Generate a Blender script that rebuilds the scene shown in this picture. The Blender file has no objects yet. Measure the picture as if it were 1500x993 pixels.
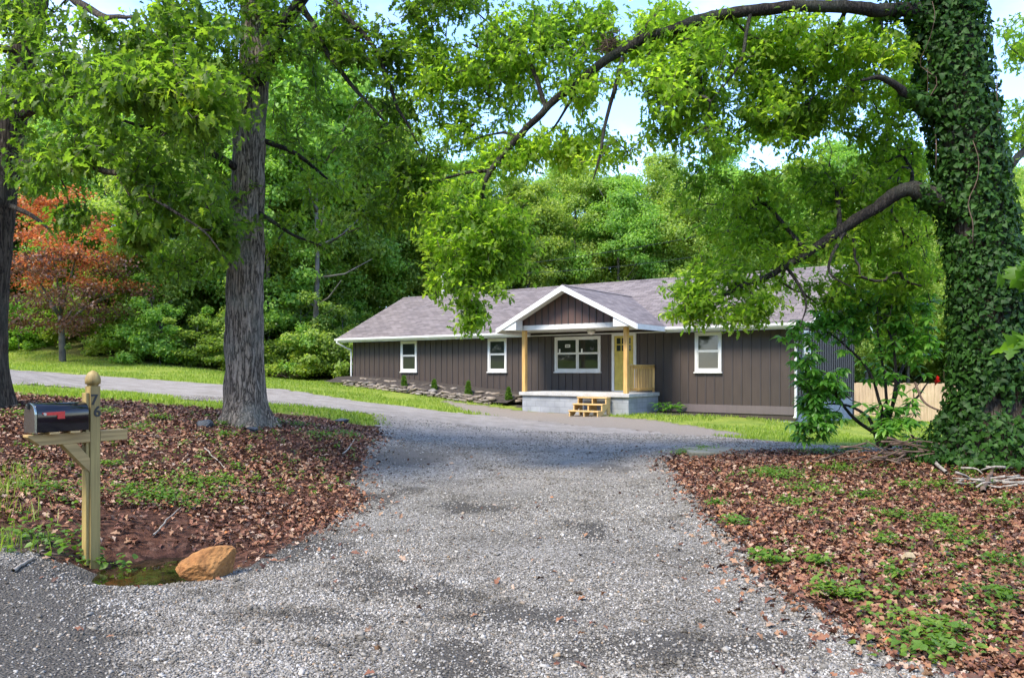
import bpy, math, random
import numpy as np
from mathutils import Vector
R = math.radians
rng = np.random.default_rng(7)
random.seed(7)
sc = bpy.context.scene
COL = sc.collection
FPX, CX, HY, HC = 1150.0, 750.0, 543.0, 1.64      # focal length in photo pixels, centre column, horizon row, eye height

# ------------------------------------------------------------------ small maths
def P(px, py, Y):
    return np.array([(px-CX)/FPX*Y, Y, HC-(py-HY)/FPX*Y])

def _hash(ix, iy, iz):
    h = (ix*374761393 + iy*668265263 + iz*2147483647 + 1274126177) & 0xffffffff
    h = ((h ^ (h >> 13))*1274126177) & 0xffffffff
    h = h ^ (h >> 16)
    return (h & 0xffff)/65535.0

def vnoise(p):
    p = np.asarray(p, float); i = np.floor(p).astype(np.int64); f = p-i; f = f*f*(3-2*f)
    out = 0
    for dx in (0, 1):
        for dy in (0, 1):
            for dz in (0, 1):
                w = (f[..., 0] if dx else 1-f[..., 0])*(f[..., 1] if dy else 1-f[..., 1])*(f[..., 2] if dz else 1-f[..., 2])
                out = out + w*_hash(i[..., 0]+dx, i[..., 1]+dy, i[..., 2]+dz)
    return out

def fbm(p, o=3):
    p = np.asarray(p, float); s = 0; a = .5
    for k in range(o):
        s = s + a*vnoise(p*2**k+17.3*k); a *= .5
    return s/(1-.5**o)

def nrm(v):
    v = np.asarray(v, float)
    return v/np.maximum(np.linalg.norm(v, axis=-1, keepdims=True), 1e-9)

# ------------------------------------------------------------------ terrain
_cp = [(60,760,7.5),(60,680,10),(200,690,10),(10,585,14),(200,600,14.5),(360,622,13.9),(480,640,13.5),(500,722,10.5),(330,765,8.6),
 (545,690,12.3),(0,560,20),(0,545,26),(200,578,20),(200,556,28),(400,592,19),(400,570,27),(520,590,24),(520,575,31),(640,612,21),(640,591,29),
 (560,640,16),(750,993,4.2),(750,800,7.4),(750,700,12),(750,650,17),(860,626,21.5),(860,608,26),(980,640,19),(1000,692,12.6),(1100,680,12.5),
 (1080,655,15),(1300,662,13),(1450,667,11.5),(1450,760,8.6),(1250,790,7.6),(1200,900,5.3),(1450,850,6.2),(1490,700,10.4),(1140,621,23.5),
 (1250,640,21.5),(1380,632,26),(1330,616,38),(1400,570,60),(520,564,35),(600,574,32.5),(760,598,28.5),(100,528,38),(40,515,44),(300,545,36),
 (420,557,40),(920,608,25.2)]
cp = [P(*c) for c in _cp]
cp += [np.array(c, float) for c in [(-4,3,0),(0,3,0),(4,3,0),(-9,4,.05),(9,4,.0),(-3.75,7,0.0),(-7,7,.3),(8,8,.1),(10,12,.3),(-14,14,1.5),(-14,20,1.8),
 (-8,-6,0),(8,-6,0),(0,-30,0),(-30,0,1),(30,0,0),(-30,30,2.6),(30,30,-.4),(-10,52,2.4),(2,55,2.2),(14,48,.4),(-40,60,7),(-15,70,5.5),(10,75,4.5),(40,70,2.5),
 (-60,140,14),(0,150,12),(60,150,9),(-120,0,4),(120,0,0),(120,120,5),(-120,120,14),(-25,44,3.6),(5,40,1.2),(0,37,1.2)]]
cp = np.array(cp)
def _U(r2): return np.where(r2 > 1e-12, r2*np.log(np.maximum(r2, 1e-12)), 0)
def _tps(c, lam=.02):
    n = len(c); d = ((c[:, None, :2]-c[None, :, :2])**2).sum(-1)
    A = np.zeros((n+3, n+3)); A[:n, :n] = _U(d)+lam*np.eye(n)*10
    A[:n, n] = 1; A[:n, n+1:] = c[:, :2]; A[n:, :n] = A[:n, n:].T
    return np.linalg.solve(A, np.r_[c[:, 2], 0, 0, 0])
_w = _tps(cp)
PUD = P(215, 820, 7.0)                           # the puddle beside the mailbox
def Hraw(x, y):
    x = np.atleast_1d(np.asarray(x, float)).ravel(); y = np.atleast_1d(np.asarray(y, float)).ravel()
    out = np.empty(len(x)); n = len(cp)
    for a in range(0, len(x), 20000):
        q = np.stack([x[a:a+20000], y[a:a+20000]], 1)
        d = ((q[:, None]-cp[None, :, :2])**2).sum(-1)
        out[a:a+20000] = _U(d) @ _w[:n] + _w[n] + q @ _w[n+1:]
    return out
def H(x, y):
    x = np.atleast_1d(np.asarray(x, float)).ravel(); y = np.atleast_1d(np.asarray(y, float)).ravel()
    z = Hraw(x, y)
    near = np.clip((40-np.abs(y))/20, 0, 1)
    q = np.stack([x, y, 0*x], 1)
    z = z+near*(.05*(fbm(q*1.3)-.5)+.022*(fbm(q*5)-.5))
    g = np.exp(-(((x-PUD[0])/.6)**2+((y-PUD[1])/.62)**2)**1.5)
    return z-.16*g
def h1(x, y): return float(H(x, y)[0])
def hit(px, py):
    Y = np.concatenate([np.arange(2.2, 20, .02), np.arange(20, 130, .1)])
    X = (px-CX)/FPX*Y; z = HC-(py-HY)/FPX*Y
    k = np.nonzero(z <= H(X, Y))[0]
    i = k[0] if len(k) else len(Y)-1
    return np.array([X[i], Y[i], h1(X[i], Y[i])])
def to_px(x, y, z):
    y = np.maximum(y, 2.3)
    return CX+FPX*x/y, HY-FPX*(z-HC)/y
def inpoly(x, y, poly):
    poly = np.asarray(poly, float); c = np.zeros(len(x), bool); n = len(poly)
    for i in range(n):
        x0, y0 = poly[i]; x1, y1 = poly[i-1]
        cond = ((y0 > y) != (y1 > y))
        with np.errstate(divide='ignore', invalid='ignore'):
            c ^= cond & (x < (x1-x0)*(y-y0)/(y1-y0+1e-12)+x0)
    return c
DRIVE = [(-900,1500),(-900,810),(-200,800),(60,812),(110,835),(170,852),(240,853),(320,846),(400,812),(470,775),(540,735),(515,705),(535,665),(560,628),(545,608),(470,598),
 (400,592),(300,589),(200,578),(100,568),(0,561),(-300,550),(-300,534),(0,541),(100,548),(200,555),(320,563),(420,571),(520,587),(640,602),(760,613),(830,620),
 (930,629),(1000,636),(1100,644),(1200,652),(1330,656),(1330,664),(1200,664),(1150,661),(1010,661),(975,672),(1000,708),(1030,750),(1075,790),(1130,850),(1200,905),(1300,955),(1390,985),(1700,1090),(2400,1500)]
TAN = [(640,586),(760,601),(840,606),(905,611),(960,616),(1030,626),(1110,640),(1000,638),(930,630),(830,622),(760,614),(690,604)]
LAWN = [(-400,500),(0,508),(100,519),(250,536),(330,543),(420,551),(500,560),(640,578),(700,586),(760,596),(830,604),(920,606),(1000,608),(1140,612),(1190,622),(1260,612),
 (1290,596),(1440,500),(1500,500),(1500,640),(1300,656),(1180,657),(1000,634),(900,624),(760,615),(600,600),(420,573),(200,557),(0,543),(-400,534)]
STRIP = [(-400,548),(0,560),(100,567),(300,587),(330,590),(420,593),(560,608),(575,625),(520,622),(470,610),(300,598),(150,587),(0,577),(-400,564)]
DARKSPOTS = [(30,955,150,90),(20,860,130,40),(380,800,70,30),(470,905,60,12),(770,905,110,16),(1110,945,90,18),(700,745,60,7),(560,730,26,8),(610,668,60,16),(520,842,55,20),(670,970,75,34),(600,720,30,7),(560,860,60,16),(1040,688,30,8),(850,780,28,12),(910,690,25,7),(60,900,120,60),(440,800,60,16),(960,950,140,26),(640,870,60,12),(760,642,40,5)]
def zones(x, y):
    z = H(x, y)
    j = np.stack([x*1.7, y*1.7, 0*x], 1); k = np.stack([x*6, y*6, 0*x], 1)
    amp = np.clip(y/14, .35, 1.0)*.42
    xx = x+amp*(fbm(j)-.5)+.16*(fbm(k)-.5); yy = y+amp*(fbm(j+9.1)-.5)+.16*(fbm(k+5)-.5)
    px, py = to_px(xx, yy, z)
    d = inpoly(px, py, DRIVE); t = inpoly(px, py, TAN)
    g = (inpoly(px, py, LAWN) | inpoly(px, py, STRIP))
    return d & ~t, g & ~d & ~t, t, px, py
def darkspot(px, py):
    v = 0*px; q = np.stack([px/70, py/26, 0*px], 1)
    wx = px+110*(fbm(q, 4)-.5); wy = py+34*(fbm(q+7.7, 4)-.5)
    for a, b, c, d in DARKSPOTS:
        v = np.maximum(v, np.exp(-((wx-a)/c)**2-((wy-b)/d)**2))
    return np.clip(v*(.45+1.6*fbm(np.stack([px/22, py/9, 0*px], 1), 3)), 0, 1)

# ------------------------------------------------------------------ objects
def mesh(name, V, faces, mat=None, parent=None, smooth=False, attrs=None):
    """faces: list of (n,k) int arrays or a list of index tuples"""
    me = bpy.data.meshes.new(name)
    V = np.asarray(V, np.float32).reshape(-1, 3)
    if isinstance(faces, np.ndarray): faces = [faces]
    if len(faces) and not isinstance(faces[0], np.ndarray):
        me.from_pydata([tuple(v) for v in V], [], [tuple(f) for f in faces])
    else:
        me.vertices.add(len(V)); me.vertices.foreach_set('co', V.ravel())
        idx = np.concatenate([f.ravel() for f in faces]).astype(np.int32)
        tot = np.concatenate([np.full(len(f), f.shape[1]) for f in faces]).astype(np.int32)
        st = np.concatenate([[0], np.cumsum(tot)[:-1]]).astype(np.int32)
        me.loops.add(len(idx)); me.loops.foreach_set('vertex_index', idx)
        me.polygons.add(len(tot)); me.polygons.foreach_set('loop_start', st)
        me.update(calc_edges=True)
    if smooth: me.polygons.foreach_set('use_smooth', np.ones(len(me.polygons), bool))
    if attrs:
        for k, v in attrs.items():
            a = me.attributes.new(k, 'FLOAT_COLOR', 'POINT')
            a.data.foreach_set('color', np.asarray(v, np.float32).ravel())
    if mat: me.materials.append(mat)
    o = bpy.data.objects.new(name, me); COL.objects.link(o)
    if parent: o.parent = parent
    return o
def tag(o, label, cat, group=None):
    o['label'] = label; o['category'] = cat
    if group: o['group'] = group
    return o
def kind(o, k, label=None, cat=None):
    o['kind'] = k
    if label: o['label'] = label
    if cat: o['category'] = cat
    return o
def empty(name, loc=(0, 0, 0), rz=0, label=None, cat=None, group=None):
    e = bpy.data.objects.new(name, None); COL.objects.link(e)
    e.location = [float(a) for a in loc]; e.rotation_euler = (0, 0, rz); e.empty_display_size = .2
    if label: tag(e, label, cat, group)
    return e

class MB:
    """collects boxes, polygons and tubes for one mesh"""
    def __init__(s): s.v = []; s.f = []; s.cut = None
    def mark(s): s.cut = len(s.f); return s
    def add(s, V, F):
        b = len(s.v); s.v += [tuple(map(float, v)) for v in V]; s.f += [tuple(int(i)+b for i in f) for f in F]; return s
    def box(s, x0, x1, y0, y1, z0, z1):
        return s.add([(x0,y0,z0),(x1,y0,z0),(x1,y1,z0),(x0,y1,z0),(x0,y0,z1),(x1,y0,z1),(x1,y1,z1),(x0,y1,z1)],
                     [(0,3,2,1),(4,5,6,7),(0,1,5,4),(1,2,6,5),(2,3,7,6),(3,0,4,7)])
    def prism(s, pts, axis, a0, a1):
        """polygon pts (2D) extruded along axis 0/1/2"""
        n = len(pts); V = []
        for a in (a0, a1):
            for p in pts:
                q = list(p); q.insert(axis, a); V.append(q)
        return s.add(V, [tuple(range(n)), tuple(range(2*n-1, n-1, -1))]+[(i, i+n, (i+1) % n+n, (i+1) % n) for i in range(n)])
    def tube(s, pts, r, sides=8):
        V, F = tube(pts, r if np.ndim(r) else [r]*len(pts), sides)
        return s.add(V, [tuple(f) for f in F]+[tuple(range(sides-1, -1, -1)), tuple(range(len(V)-sides, len(V)))])
    def build(s, name, mat, parent=None, smooth=False, bevel=0):
        o = mesh(name, s.v, s.f, mat, parent, smooth)
        if s.cut is not None:
            o.data.materials.append(s.mat2); o.data.polygons.foreach_set('material_index', np.array([0]*s.cut+[1]*(len(s.f)-s.cut), np.int32))
        o.data.validate()
        import bmesh
        b = bmesh.new(); b.from_mesh(o.data); bmesh.ops.recalc_face_normals(b, faces=b.faces); b.to_mesh(o.data); b.free()
        if bevel:
            m = o.modifiers.new('bevel', 'BEVEL'); m.width = bevel; m.segments = 2; m.limit_method = 'ANGLE'
        return o

def tube(pts, radii, sides):
    pts = np.asarray(pts, float); n = len(pts); radii = np.asarray(radii, float)
    t = nrm(np.gradient(pts, axis=0)); V = np.empty((n, sides, 3))
    a = np.array([0, 0, 1.]) if abs(t[0, 2]) < .9 else np.array([1., 0, 0])
    u = nrm(np.cross(t[0], a)); ang = np.arange(sides)*2*math.pi/sides
    for i in range(n):
        u = nrm(u-t[i]*np.dot(u, t[i])); w = np.cross(t[i], u)
        V[i] = pts[i]+radii[i]*(np.cos(ang)[:, None]*u+np.sin(ang)[:, None]*w)
    i = np.arange(n-1)[:, None]*sides; k = np.arange(sides)[None]; k2 = (k+1) % sides
    F = np.stack([i+k, i+k2, i+sides+k2, i+sides+k], -1).reshape(-1, 4)
    return V.reshape(-1, 3), F
def spline(pts, n):
    pts = np.asarray(pts, float); m = len(pts)
    if m == 2: return pts[0]+(pts[1]-pts[0])*np.linspace(0, 1, n)[:, None]
    q = np.vstack([2*pts[0]-pts[1], pts, 2*pts[-1]-pts[-2]]); out = []
    for u in np.linspace(0, m-1-1e-6, n):
        i = int(u); f = u-i; a, b, c, d = q[i:i+4]
        out.append(.5*(2*b+(c-a)*f+(2*a-5*b+4*c-d)*f*f+(3*b-a-3*c+d)*f**3))
    return np.array(out)

# ------------------------------------------------------------------ materials
def node_mat(name):
    m = bpy.data.materials.new(name); m.use_nodes = True
    nt = m.node_tree; b = nt.nodes['Principled BSDF']
    return m, nt, b
def N(nt, t, **kw):
    n = nt.nodes.new('ShaderNode'+t)
    for k, v in kw.items():
        if k in n.inputs: n.inputs[k].default_value = v
        else: setattr(n, k, v)
    return n
def ramp(nt, fac, stops, interp='LINEAR'):
    r = nt.nodes.new('ShaderNodeValToRGB'); r.color_ramp.interpolation = interp
    e = r.color_ramp.elements
    while len(e) < len(stops): e.new(.5)
    for el, (p, c) in zip(e, stops):
        el.position = p; el.color = (*c, 1) if len(c) == 3 else c
    if fac is not None: nt.links.new(fac, r.inputs[0])
    return r
def mixc(nt, fac, a, b, mode='MIX'):
    m = nt.nodes.new('ShaderNodeMix'); m.data_type = 'RGBA'; m.blend_type = mode
    for s, v in ((m.inputs[0], fac), (m.inputs[6], a), (m.inputs[7], b)):
        if hasattr(v, 'links'): nt.links.new(v, s)
        elif np.ndim(v): s.default_value = (*v, 1) if len(v) == 3 else v
        else: s.default_value = v
    return m.outputs[2]
def noise(nt, scale, detail=3, vec=None, rough=.55):
    n = N(nt, 'TexNoise', Scale=scale, Detail=detail, Roughness=rough)
    if vec is not None: nt.links.new(vec, n.inputs['Vector'])
    return n
def coords(nt, out='Object', scale=None):
    t = nt.nodes.new('ShaderNodeTexCoord'); v = t.outputs[out]
    if scale:
        mp = nt.nodes.new('ShaderNodeMapping'); mp.inputs['Scale'].default_value = scale
        nt.links.new(v, mp.inputs['Vector']); v = mp.outputs[0]
    return v
def bump(nt, b, h, strength=.4, dist=.02):
    n = N(nt, 'Bump', Strength=strength, Distance=dist)
    nt.links.new(h, n.inputs['Height']); nt.links.new(n.outputs[0], b.inputs['Normal'])
    return n
def rough_mat(name, c0, c1, scale=6, rough=.7, bstr=.15, bdist=.01, stretch=None, spec=.4, grain=None):
    m, nt, b = node_mat(name)
    v = coords(nt, 'Object', stretch)
    n = noise(nt, scale, 5, v)
    r = ramp(nt, n.outputs[0], [(.3, c0), (.7, c1)])
    col = r.outputs[0]
    if grain:
        n2 = noise(nt, grain, 3, v); r2 = ramp(nt, n2.outputs[0], [(.35, (.72,)*3), (.65, (1.12,)*3)])
        col = mixc(nt, 1, col, r2.outputs[0], 'MULTIPLY')
    nt.links.new(col, b.inputs['Base Color'])
    b.inputs['Roughness'].default_value = rough; b.inputs['Specular IOR Level'].default_value = spec
    bump(nt, b, n.outputs[0], bstr, bdist)
    return m
def leaf_mat(name, stops, trans=.4, tcol=None, rough=.5, clump=.6, spec=.35):
    """leaf: random tone per leaf, broad tone per clump, light passing through"""
    m, nt, b = node_mat(name)
    g = nt.nodes.new('ShaderNodeNewGeometry')
    n = noise(nt, clump, 2, coords(nt, 'Object'))
    a = N(nt, 'Math', operation='MULTIPLY_ADD'); nt.links.new(n.outputs[0], a.inputs[0]); a.inputs[1].default_value = .9
    s = N(nt, 'Math', operation='MULTIPLY'); nt.links.new(g.outputs['Random Per Island'], s.inputs[0]); s.inputs[1].default_value = .5
    nt.links.new(s.outputs[0], a.inputs[2])
    k = N(nt, 'Math', operation='SUBTRACT'); nt.links.new(a.outputs[0], k.inputs[0]); k.inputs[1].default_value = .2
    r = ramp(nt, k.outputs[0], stops)
    nt.links.new(r.outputs[0], b.inputs['Base Color'])
    b.inputs['Roughness'].default_value = rough; b.inputs['Specular IOR Level'].default_value = spec
    tr = nt.nodes.new('ShaderNodeBsdfTranslucent')
    tc = mixc(nt, 1, r.outputs[0], tcol or (1.85, 2.0, 1.0), 'MULTIPLY')
    nt.links.new(tc, tr.inputs['Color'])
    mx = N(nt, 'MixShader', Fac=trans)
    nt.links.new(b.outputs[0], mx.inputs[1]); nt.links.new(tr.outputs[0], mx.inputs[2])
    nt.links.new(mx.outputs[0], nt.nodes['Material Output'].inputs[0])
    return m
def isl_mat(name, stops, rough=.8, spec=.3, grain=0, interp='LINEAR'):
    m, nt, b = node_mat(name)
    g = nt.nodes.new('ShaderNodeNewGeometry')
    r = ramp(nt, g.outputs['Random Per Island'], stops, interp); c = r.outputs[0]
    if grain:
        n = noise(nt, grain, 4, coords(nt, 'Object')); r2 = ramp(nt, n.outputs[0], [(.3, (.6,)*3), (.7, (1.25,)*3)])
        c = mixc(nt, 1, c, r2.outputs[0], 'MULTIPLY'); bump(nt, b, n.outputs[0], .5, .01)
    nt.links.new(c, b.inputs['Base Color'])
    b.inputs['Roughness'].default_value = rough; b.inputs['Specular IOR Level'].default_value = spec
    return m

def bark_mat(name, c0, c1, lichen, sc_=9):
    m, nt, b = node_mat(name)
    v = coords(nt, 'Object', (1, 1, .12)); n0 = noise(nt, sc_*1.9, 6, v, .62); n0.inputs['Distortion'].default_value = .6
    ab = N(nt, 'Math', operation='SUBTRACT'); nt.links.new(n0.outputs[0], ab.inputs[0]); ab.inputs[1].default_value = .5
    n = N(nt, 'Math', operation='ABSOLUTE'); nt.links.new(ab.outputs[0], n.inputs[0])
    fine = noise(nt, 45, 3, coords(nt, 'Object', (1, 1, .5)))
    r = ramp(nt, n.outputs[0], [(.0, c0), (.022, [x*1.5 for x in c0]), (.06, c1), (.2, [min(1, x*1.6) for x in c1])])
    fr = ramp(nt, fine.outputs[0], [(.3, (.7,)*3), (.7, (1.2,)*3)])
    n2 = noise(nt, 1.6, 4, coords(nt, 'Object')); r2 = ramp(nt, n2.outputs[0], [(.48, (0, 0, 0)), (.68, (.6,)*3)])
    nt.links.new(mixc(nt, 1, mixc(nt, r2.outputs[0], r.outputs[0], lichen), fr.outputs[0], 'MULTIPLY'), b.inputs['Base Color'])
    b.inputs['Roughness'].default_value = .9; b.inputs['Specular IOR Level'].default_value = .2
    bump(nt, b, n.outputs[0], 1, .12)
    return m
BARK = bark_mat('bark', (.05,.039,.03), (.28,.225,.175), (.2,.205,.17))
DBARK = bark_mat('dark_bark', (.022,.017,.012), (.095,.074,.055), (.1,.1,.08))
LIMB = bark_mat('limb_bark', (.015,.012,.010), (.055,.046,.037), (.095,.1,.075), 14)
TWIG = rough_mat('twig_bark', (.03,.024,.02), (.075,.06,.05), 8)
FARBARK = rough_mat('far_bark', (.03,.026,.022), (.13,.12,.1), 3)
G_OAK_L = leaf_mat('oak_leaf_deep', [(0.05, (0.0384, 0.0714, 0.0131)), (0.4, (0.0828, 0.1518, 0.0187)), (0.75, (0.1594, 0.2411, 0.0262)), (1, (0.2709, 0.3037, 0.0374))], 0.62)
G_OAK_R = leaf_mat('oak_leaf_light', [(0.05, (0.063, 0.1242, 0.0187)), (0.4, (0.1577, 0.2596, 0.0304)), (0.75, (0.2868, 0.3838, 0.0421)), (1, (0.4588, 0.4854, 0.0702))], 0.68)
G_NEAR = leaf_mat('maple_leaf', [(.05,(.05,.12,.012)),(.6,(.1,.2,.02)),(1,(.16,.25,.03))], .5)
G_IVY = leaf_mat('ivy_leaf', [(0.05, (0.0081, 0.0242, 0.0044)), (0.45, (0.0212, 0.0641, 0.0073)), (0.8, (0.0408, 0.1042, 0.0131)), (1, (0.0733, 0.1362, 0.0218))], 0.25, rough=.55, spec=.22)
G_RHO = leaf_mat('rhododendron_leaf', [(0.05, (0.0491, 0.137, 0.0247)), (0.5, (0.1229, 0.2913, 0.0412)), (1, (0.3072, 0.5139, 0.0824))], 0.45, rough=.35, spec=.5)
G_RED = leaf_mat('red_maple_leaf', [(0.1, (0.1548, 0.052, 0.029)), (0.4, (0.3611, 0.1181, 0.0483)), (0.7, (0.492, 0.2363, 0.0845)), (1, (0.492, 0.4725, 0.1932))], 0.45, (1.7,1.1,.8), clump=.7)
G_PUR = leaf_mat('purple_maple_leaf', [(0.1, (0.0468, 0.0252, 0.0185)), (0.5, (0.1326, 0.063, 0.0431)), (0.8, (0.1716, 0.108, 0.0539)), (1, (0.156, 0.216, 0.0462))], .3, (1.5,1.2,1), clump=.8)
FG = [leaf_mat('wood_leaf_mid', [(0.05, (0.058, 0.1245, 0.0252)), (0.4, (0.1451, 0.2716, 0.0462)), (0.75, (0.2741, 0.4188, 0.0672)), (1, (0.4516, 0.5207, 0.105))], 0.5, clump=.35),
      leaf_mat('wood_leaf_yellow', [(0.05, (0.0734, 0.1362, 0.0269)), (0.4, (0.1836, 0.2722, 0.0493)), (0.75, (0.3182, 0.3903, 0.0762)), (1, (0.5141, 0.4719, 0.1568))], 0.5, clump=.35),
      leaf_mat('wood_leaf_blue', [(0.05, (0.0558, 0.1012, 0.019)), (0.4, (0.1394, 0.2137, 0.033)), (0.75, (0.2792, 0.3487, 0.0472)), (1, (0.4655, 0.4499, 0.0707))], 0.5, clump=.35)]
G_WEED = leaf_mat('weed_leaf', [(0.05, (0.039, 0.084, 0.0108)), (0.5, (0.0975, 0.189, 0.0225)), (1, (0.208, 0.294, 0.045))], .4)
GRASS = leaf_mat('grass_blade', [(.05,(.09,.15,.016)),(.5,(.2,.28,.03)),(.8,(.32,.38,.05)),(1,(.4,.41,.11))], .35, clump=.25)

def m_white():
    m, nt, b = node_mat('white_paint'); n = noise(nt, 3, 4, coords(nt))
    r = ramp(nt, n.outputs[0], [(.3, (.54,.53,.50)), (.7, (.66,.65,.62))]); nt.links.new(r.outputs[0], b.inputs['Base Color']); b.inputs['Roughness'].default_value = .45
    return m
WHITE = m_white()
def m_siding(name, c0, c1):
    m, nt, b = node_mat(name); v = coords(nt, 'Object', (6, 6, .5)); n = noise(nt, 3, 5, v)
    n2 = noise(nt, .5, 3, coords(nt)); r = ramp(nt, n.outputs[0], [(.25, c0), (.75, c1)])
    r2 = ramp(nt, n2.outputs[0], [(.3, (.82,.82,.84)), (.7, (1.12,1.08,1.05))])
    nt.links.new(mixc(nt, 1, r.outputs[0], r2.outputs[0], 'MULTIPLY'), b.inputs['Base Color'])
    b.inputs['Roughness'].default_value = .62; bump(nt, b, n.outputs[0], .25, .006)
    return m
SIDING = m_siding('stained_board', (.038,.026,.020), (.056,.040,.031))
BATTEN = m_siding('stained_batten', (.034,.027,.026), (.05,.04,.038))
GABLE = m_siding('red_brown_board', (.07,.038,.03), (.105,.056,.043))
SKIRT = m_siding('skirt_board', (.10,.082,.08), (.125,.1,.096))
def m_shingle(name, sw):
    m, nt, b = node_mat(name); t = coords(nt)
    sx = N(nt, 'SeparateXYZ'); nt.links.new(t, sx.inputs[0]); cb = nt.nodes.new('ShaderNodeCombineXYZ')
    nt.links.new(sx.outputs[1 if sw else 0], cb.inputs[0])
    k = N(nt, 'Math', operation='MULTIPLY'); nt.links.new(sx.outputs[0 if sw else 1], k.inputs[0]); k.inputs[1].default_value = 1.118
    nt.links.new(k.outputs[0], cb.inputs[1])
    br = N(nt, 'TexBrick', Scale=1.0); br.offset = .5; br.offset_frequency = 2
    for a, v in (('Mortar Size', .012), ('Brick Width', .33), ('Row Height', .145), ('Bias', 0.0), ('Mortar Smooth', .4)): br.inputs[a].default_value = v
    br.inputs['Color1'].default_value = (.112,.09,.08,1); br.inputs['Color2'].default_value = (.198,.166,.15,1); br.inputs['Mortar'].default_value = (.07,.058,.06,1)
    nt.links.new(cb.outputs[0], br.inputs['Vector'])
    n = noise(nt, 60, 2, cb.outputs[0]); r = ramp(nt, n.outputs[0], [(.3, (.75,)*3), (.7, (1.2,)*3)])
    n3 = noise(nt, .6, 3, cb.outputs[0]); r3 = ramp(nt, n3.outputs[0], [(.3, (.85,.84,.86)), (.7, (1.1,1.08,1.06))])
    c = mixc(nt, 1, br.outputs[0], r.outputs[0], 'MULTIPLY'); c = mixc(nt, 1, c, r3.outputs[0], 'MULTIPLY')
    nt.links.new(c, b.inputs['Base Color']); b.inputs['Roughness'].default_value = .85
    bump(nt, b, br.outputs[1], -.4, .01)
    return m
SHINGLE = m_shingle('shingle', False); SHINGLE2 = m_shingle('porch_shingle', True)
def m_wood(name, c0, c1, stretch=(14, 14, .8)):
    m, nt, b = node_mat(name); v = coords(nt, 'Object', stretch); n = noise(nt, 2.2, 6, v)
    n2 = noise(nt, .9, 2, coords(nt)); r = ramp(nt, n.outputs[0], [(.3, c0), (.62, c1)])
    r2 = ramp(nt, n2.outputs[0], [(.3, (.8,.78,.75)), (.7, (1.1,1.1,1.05))])
    nt.links.new(mixc(nt, 1, r.outputs[0], r2.outputs[0], 'MULTIPLY'), b.inputs['Base Color']); b.inputs['Roughness'].default_value = .65
    bump(nt, b, n.outputs[0], .3, .003)
    return m
WOOD = m_wood('new_pine', (.40,.225,.065), (.58,.36,.12))
WOODX = m_wood('new_pine_level', (.42,.26,.10), (.62,.42,.18), (.9, 12, 12))
PTWOOD = m_wood('treated_pine', (.22,.155,.05), (.40,.29,.10))
PTWOODX = m_wood('treated_pine_level', (.25,.165,.06), (.46,.31,.12), (.8, 16, 16))
FENCEW = m_wood('fence_board', (.33,.23,.135), (.45,.33,.21), (8, 8, .7))
def m_block():
    m, nt, b = node_mat('painted_block'); t = coords(nt)
    sx = N(nt, 'SeparateXYZ'); nt.links.new(t, sx.inputs[0]); cb = nt.nodes.new('ShaderNodeCombineXYZ')
    ad = N(nt, 'Math', operation='ADD'); nt.links.new(sx.outputs[0], ad.inputs[0]); nt.links.new(sx.outputs[1], ad.inputs[1])
    nt.links.new(ad.outputs[0], cb.inputs[0]); nt.links.new(sx.outputs[2], cb.inputs[1])
    br = N(nt, 'TexBrick', Scale=1.0)
    for a, v in (('Mortar Size', .008), ('Brick Width', .4), ('Row Height', .2), ('Mortar Smooth', .3)): br.inputs[a].default_value = v
    br.inputs['Color1'].default_value = (.25,.26,.275,1); br.inputs['Color2'].default_value = (.30,.31,.325,1); br.inputs['Mortar'].default_value = (.19,.195,.21,1)
    nt.links.new(cb.outputs[0], br.inputs['Vector']); n = noise(nt, 2.2, 5, t); r = ramp(nt, n.outputs[0], [(.3, (.75,)*3), (.7, (1.1,)*3)])
    nt.links.new(mixc(nt, 1, br.outputs[0], r.outputs[0], 'MULTIPLY'), b.inputs['Base Color']); b.inputs['Roughness'].default_value = .8
    bump(nt, b, br.outputs[1], -.5, .01)
    return m
BLOCK = m_block()
CONC = rough_mat('concrete', (.36,.35,.33), (.5,.48,.45), 4, .8, .2, .006, grain=40)
SLAB = rough_mat('old_concrete', (.13,.125,.09), (.22,.21,.16), 3, .9, .3, .01, grain=30)
def m_glass():
    m, nt, b = node_mat('window_glass'); b.inputs['Base Color'].default_value = (.022,.026,.022,1); b.inputs['Roughness'].default_value = .03
    b.inputs['Specular IOR Level'].default_value = .6
    n = noise(nt, 1.2, 2, coords(nt)); bump(nt, b, n.outputs[0], .06, .05)
    return m
GLASS = m_glass()
def m_simple(name, c, rough=.4, metal=0, coat=0, spec=.5):
    m, nt, b = node_mat(name); n = noise(nt, 7, 4, coords(nt)); r = ramp(nt, n.outputs[0], [(.3, [x*.82 for x in c]), (.7, [min(1, x*1.1) for x in c])])
    nt.links.new(r.outputs[0], b.inputs['Base Color']); b.inputs['Roughness'].default_value = rough; b.inputs['Metallic'].default_value = metal
    b.inputs['Coat Weight'].default_value = coat; b.inputs['Coat Roughness'].default_value = .05; b.inputs['Specular IOR Level'].default_value = spec
    return m
DOORP = m_simple('yellow_door_paint', (.46,.36,.06), .45)
BLACK = m_simple('black_gloss_paint', (.003,.004,.008), .12, 0, .35, .35)
DOORM = m_simple('polished_grey_metal', (.34,.36,.32), .18, .9)
BLACKD = m_simple('black_iron', (.012,.012,.012), .5)
REDP = m_simple('red_flag_plastic', (.62,.018,.012), .35)
METAL = m_simple('dull_metal', (.45,.43,.38), .4, .8)
PAPER = m_simple('paper', (.75,.75,.73), .8)
LAMPG = m_simple('frosted_glass', (.62,.58,.52), .35)
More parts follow.
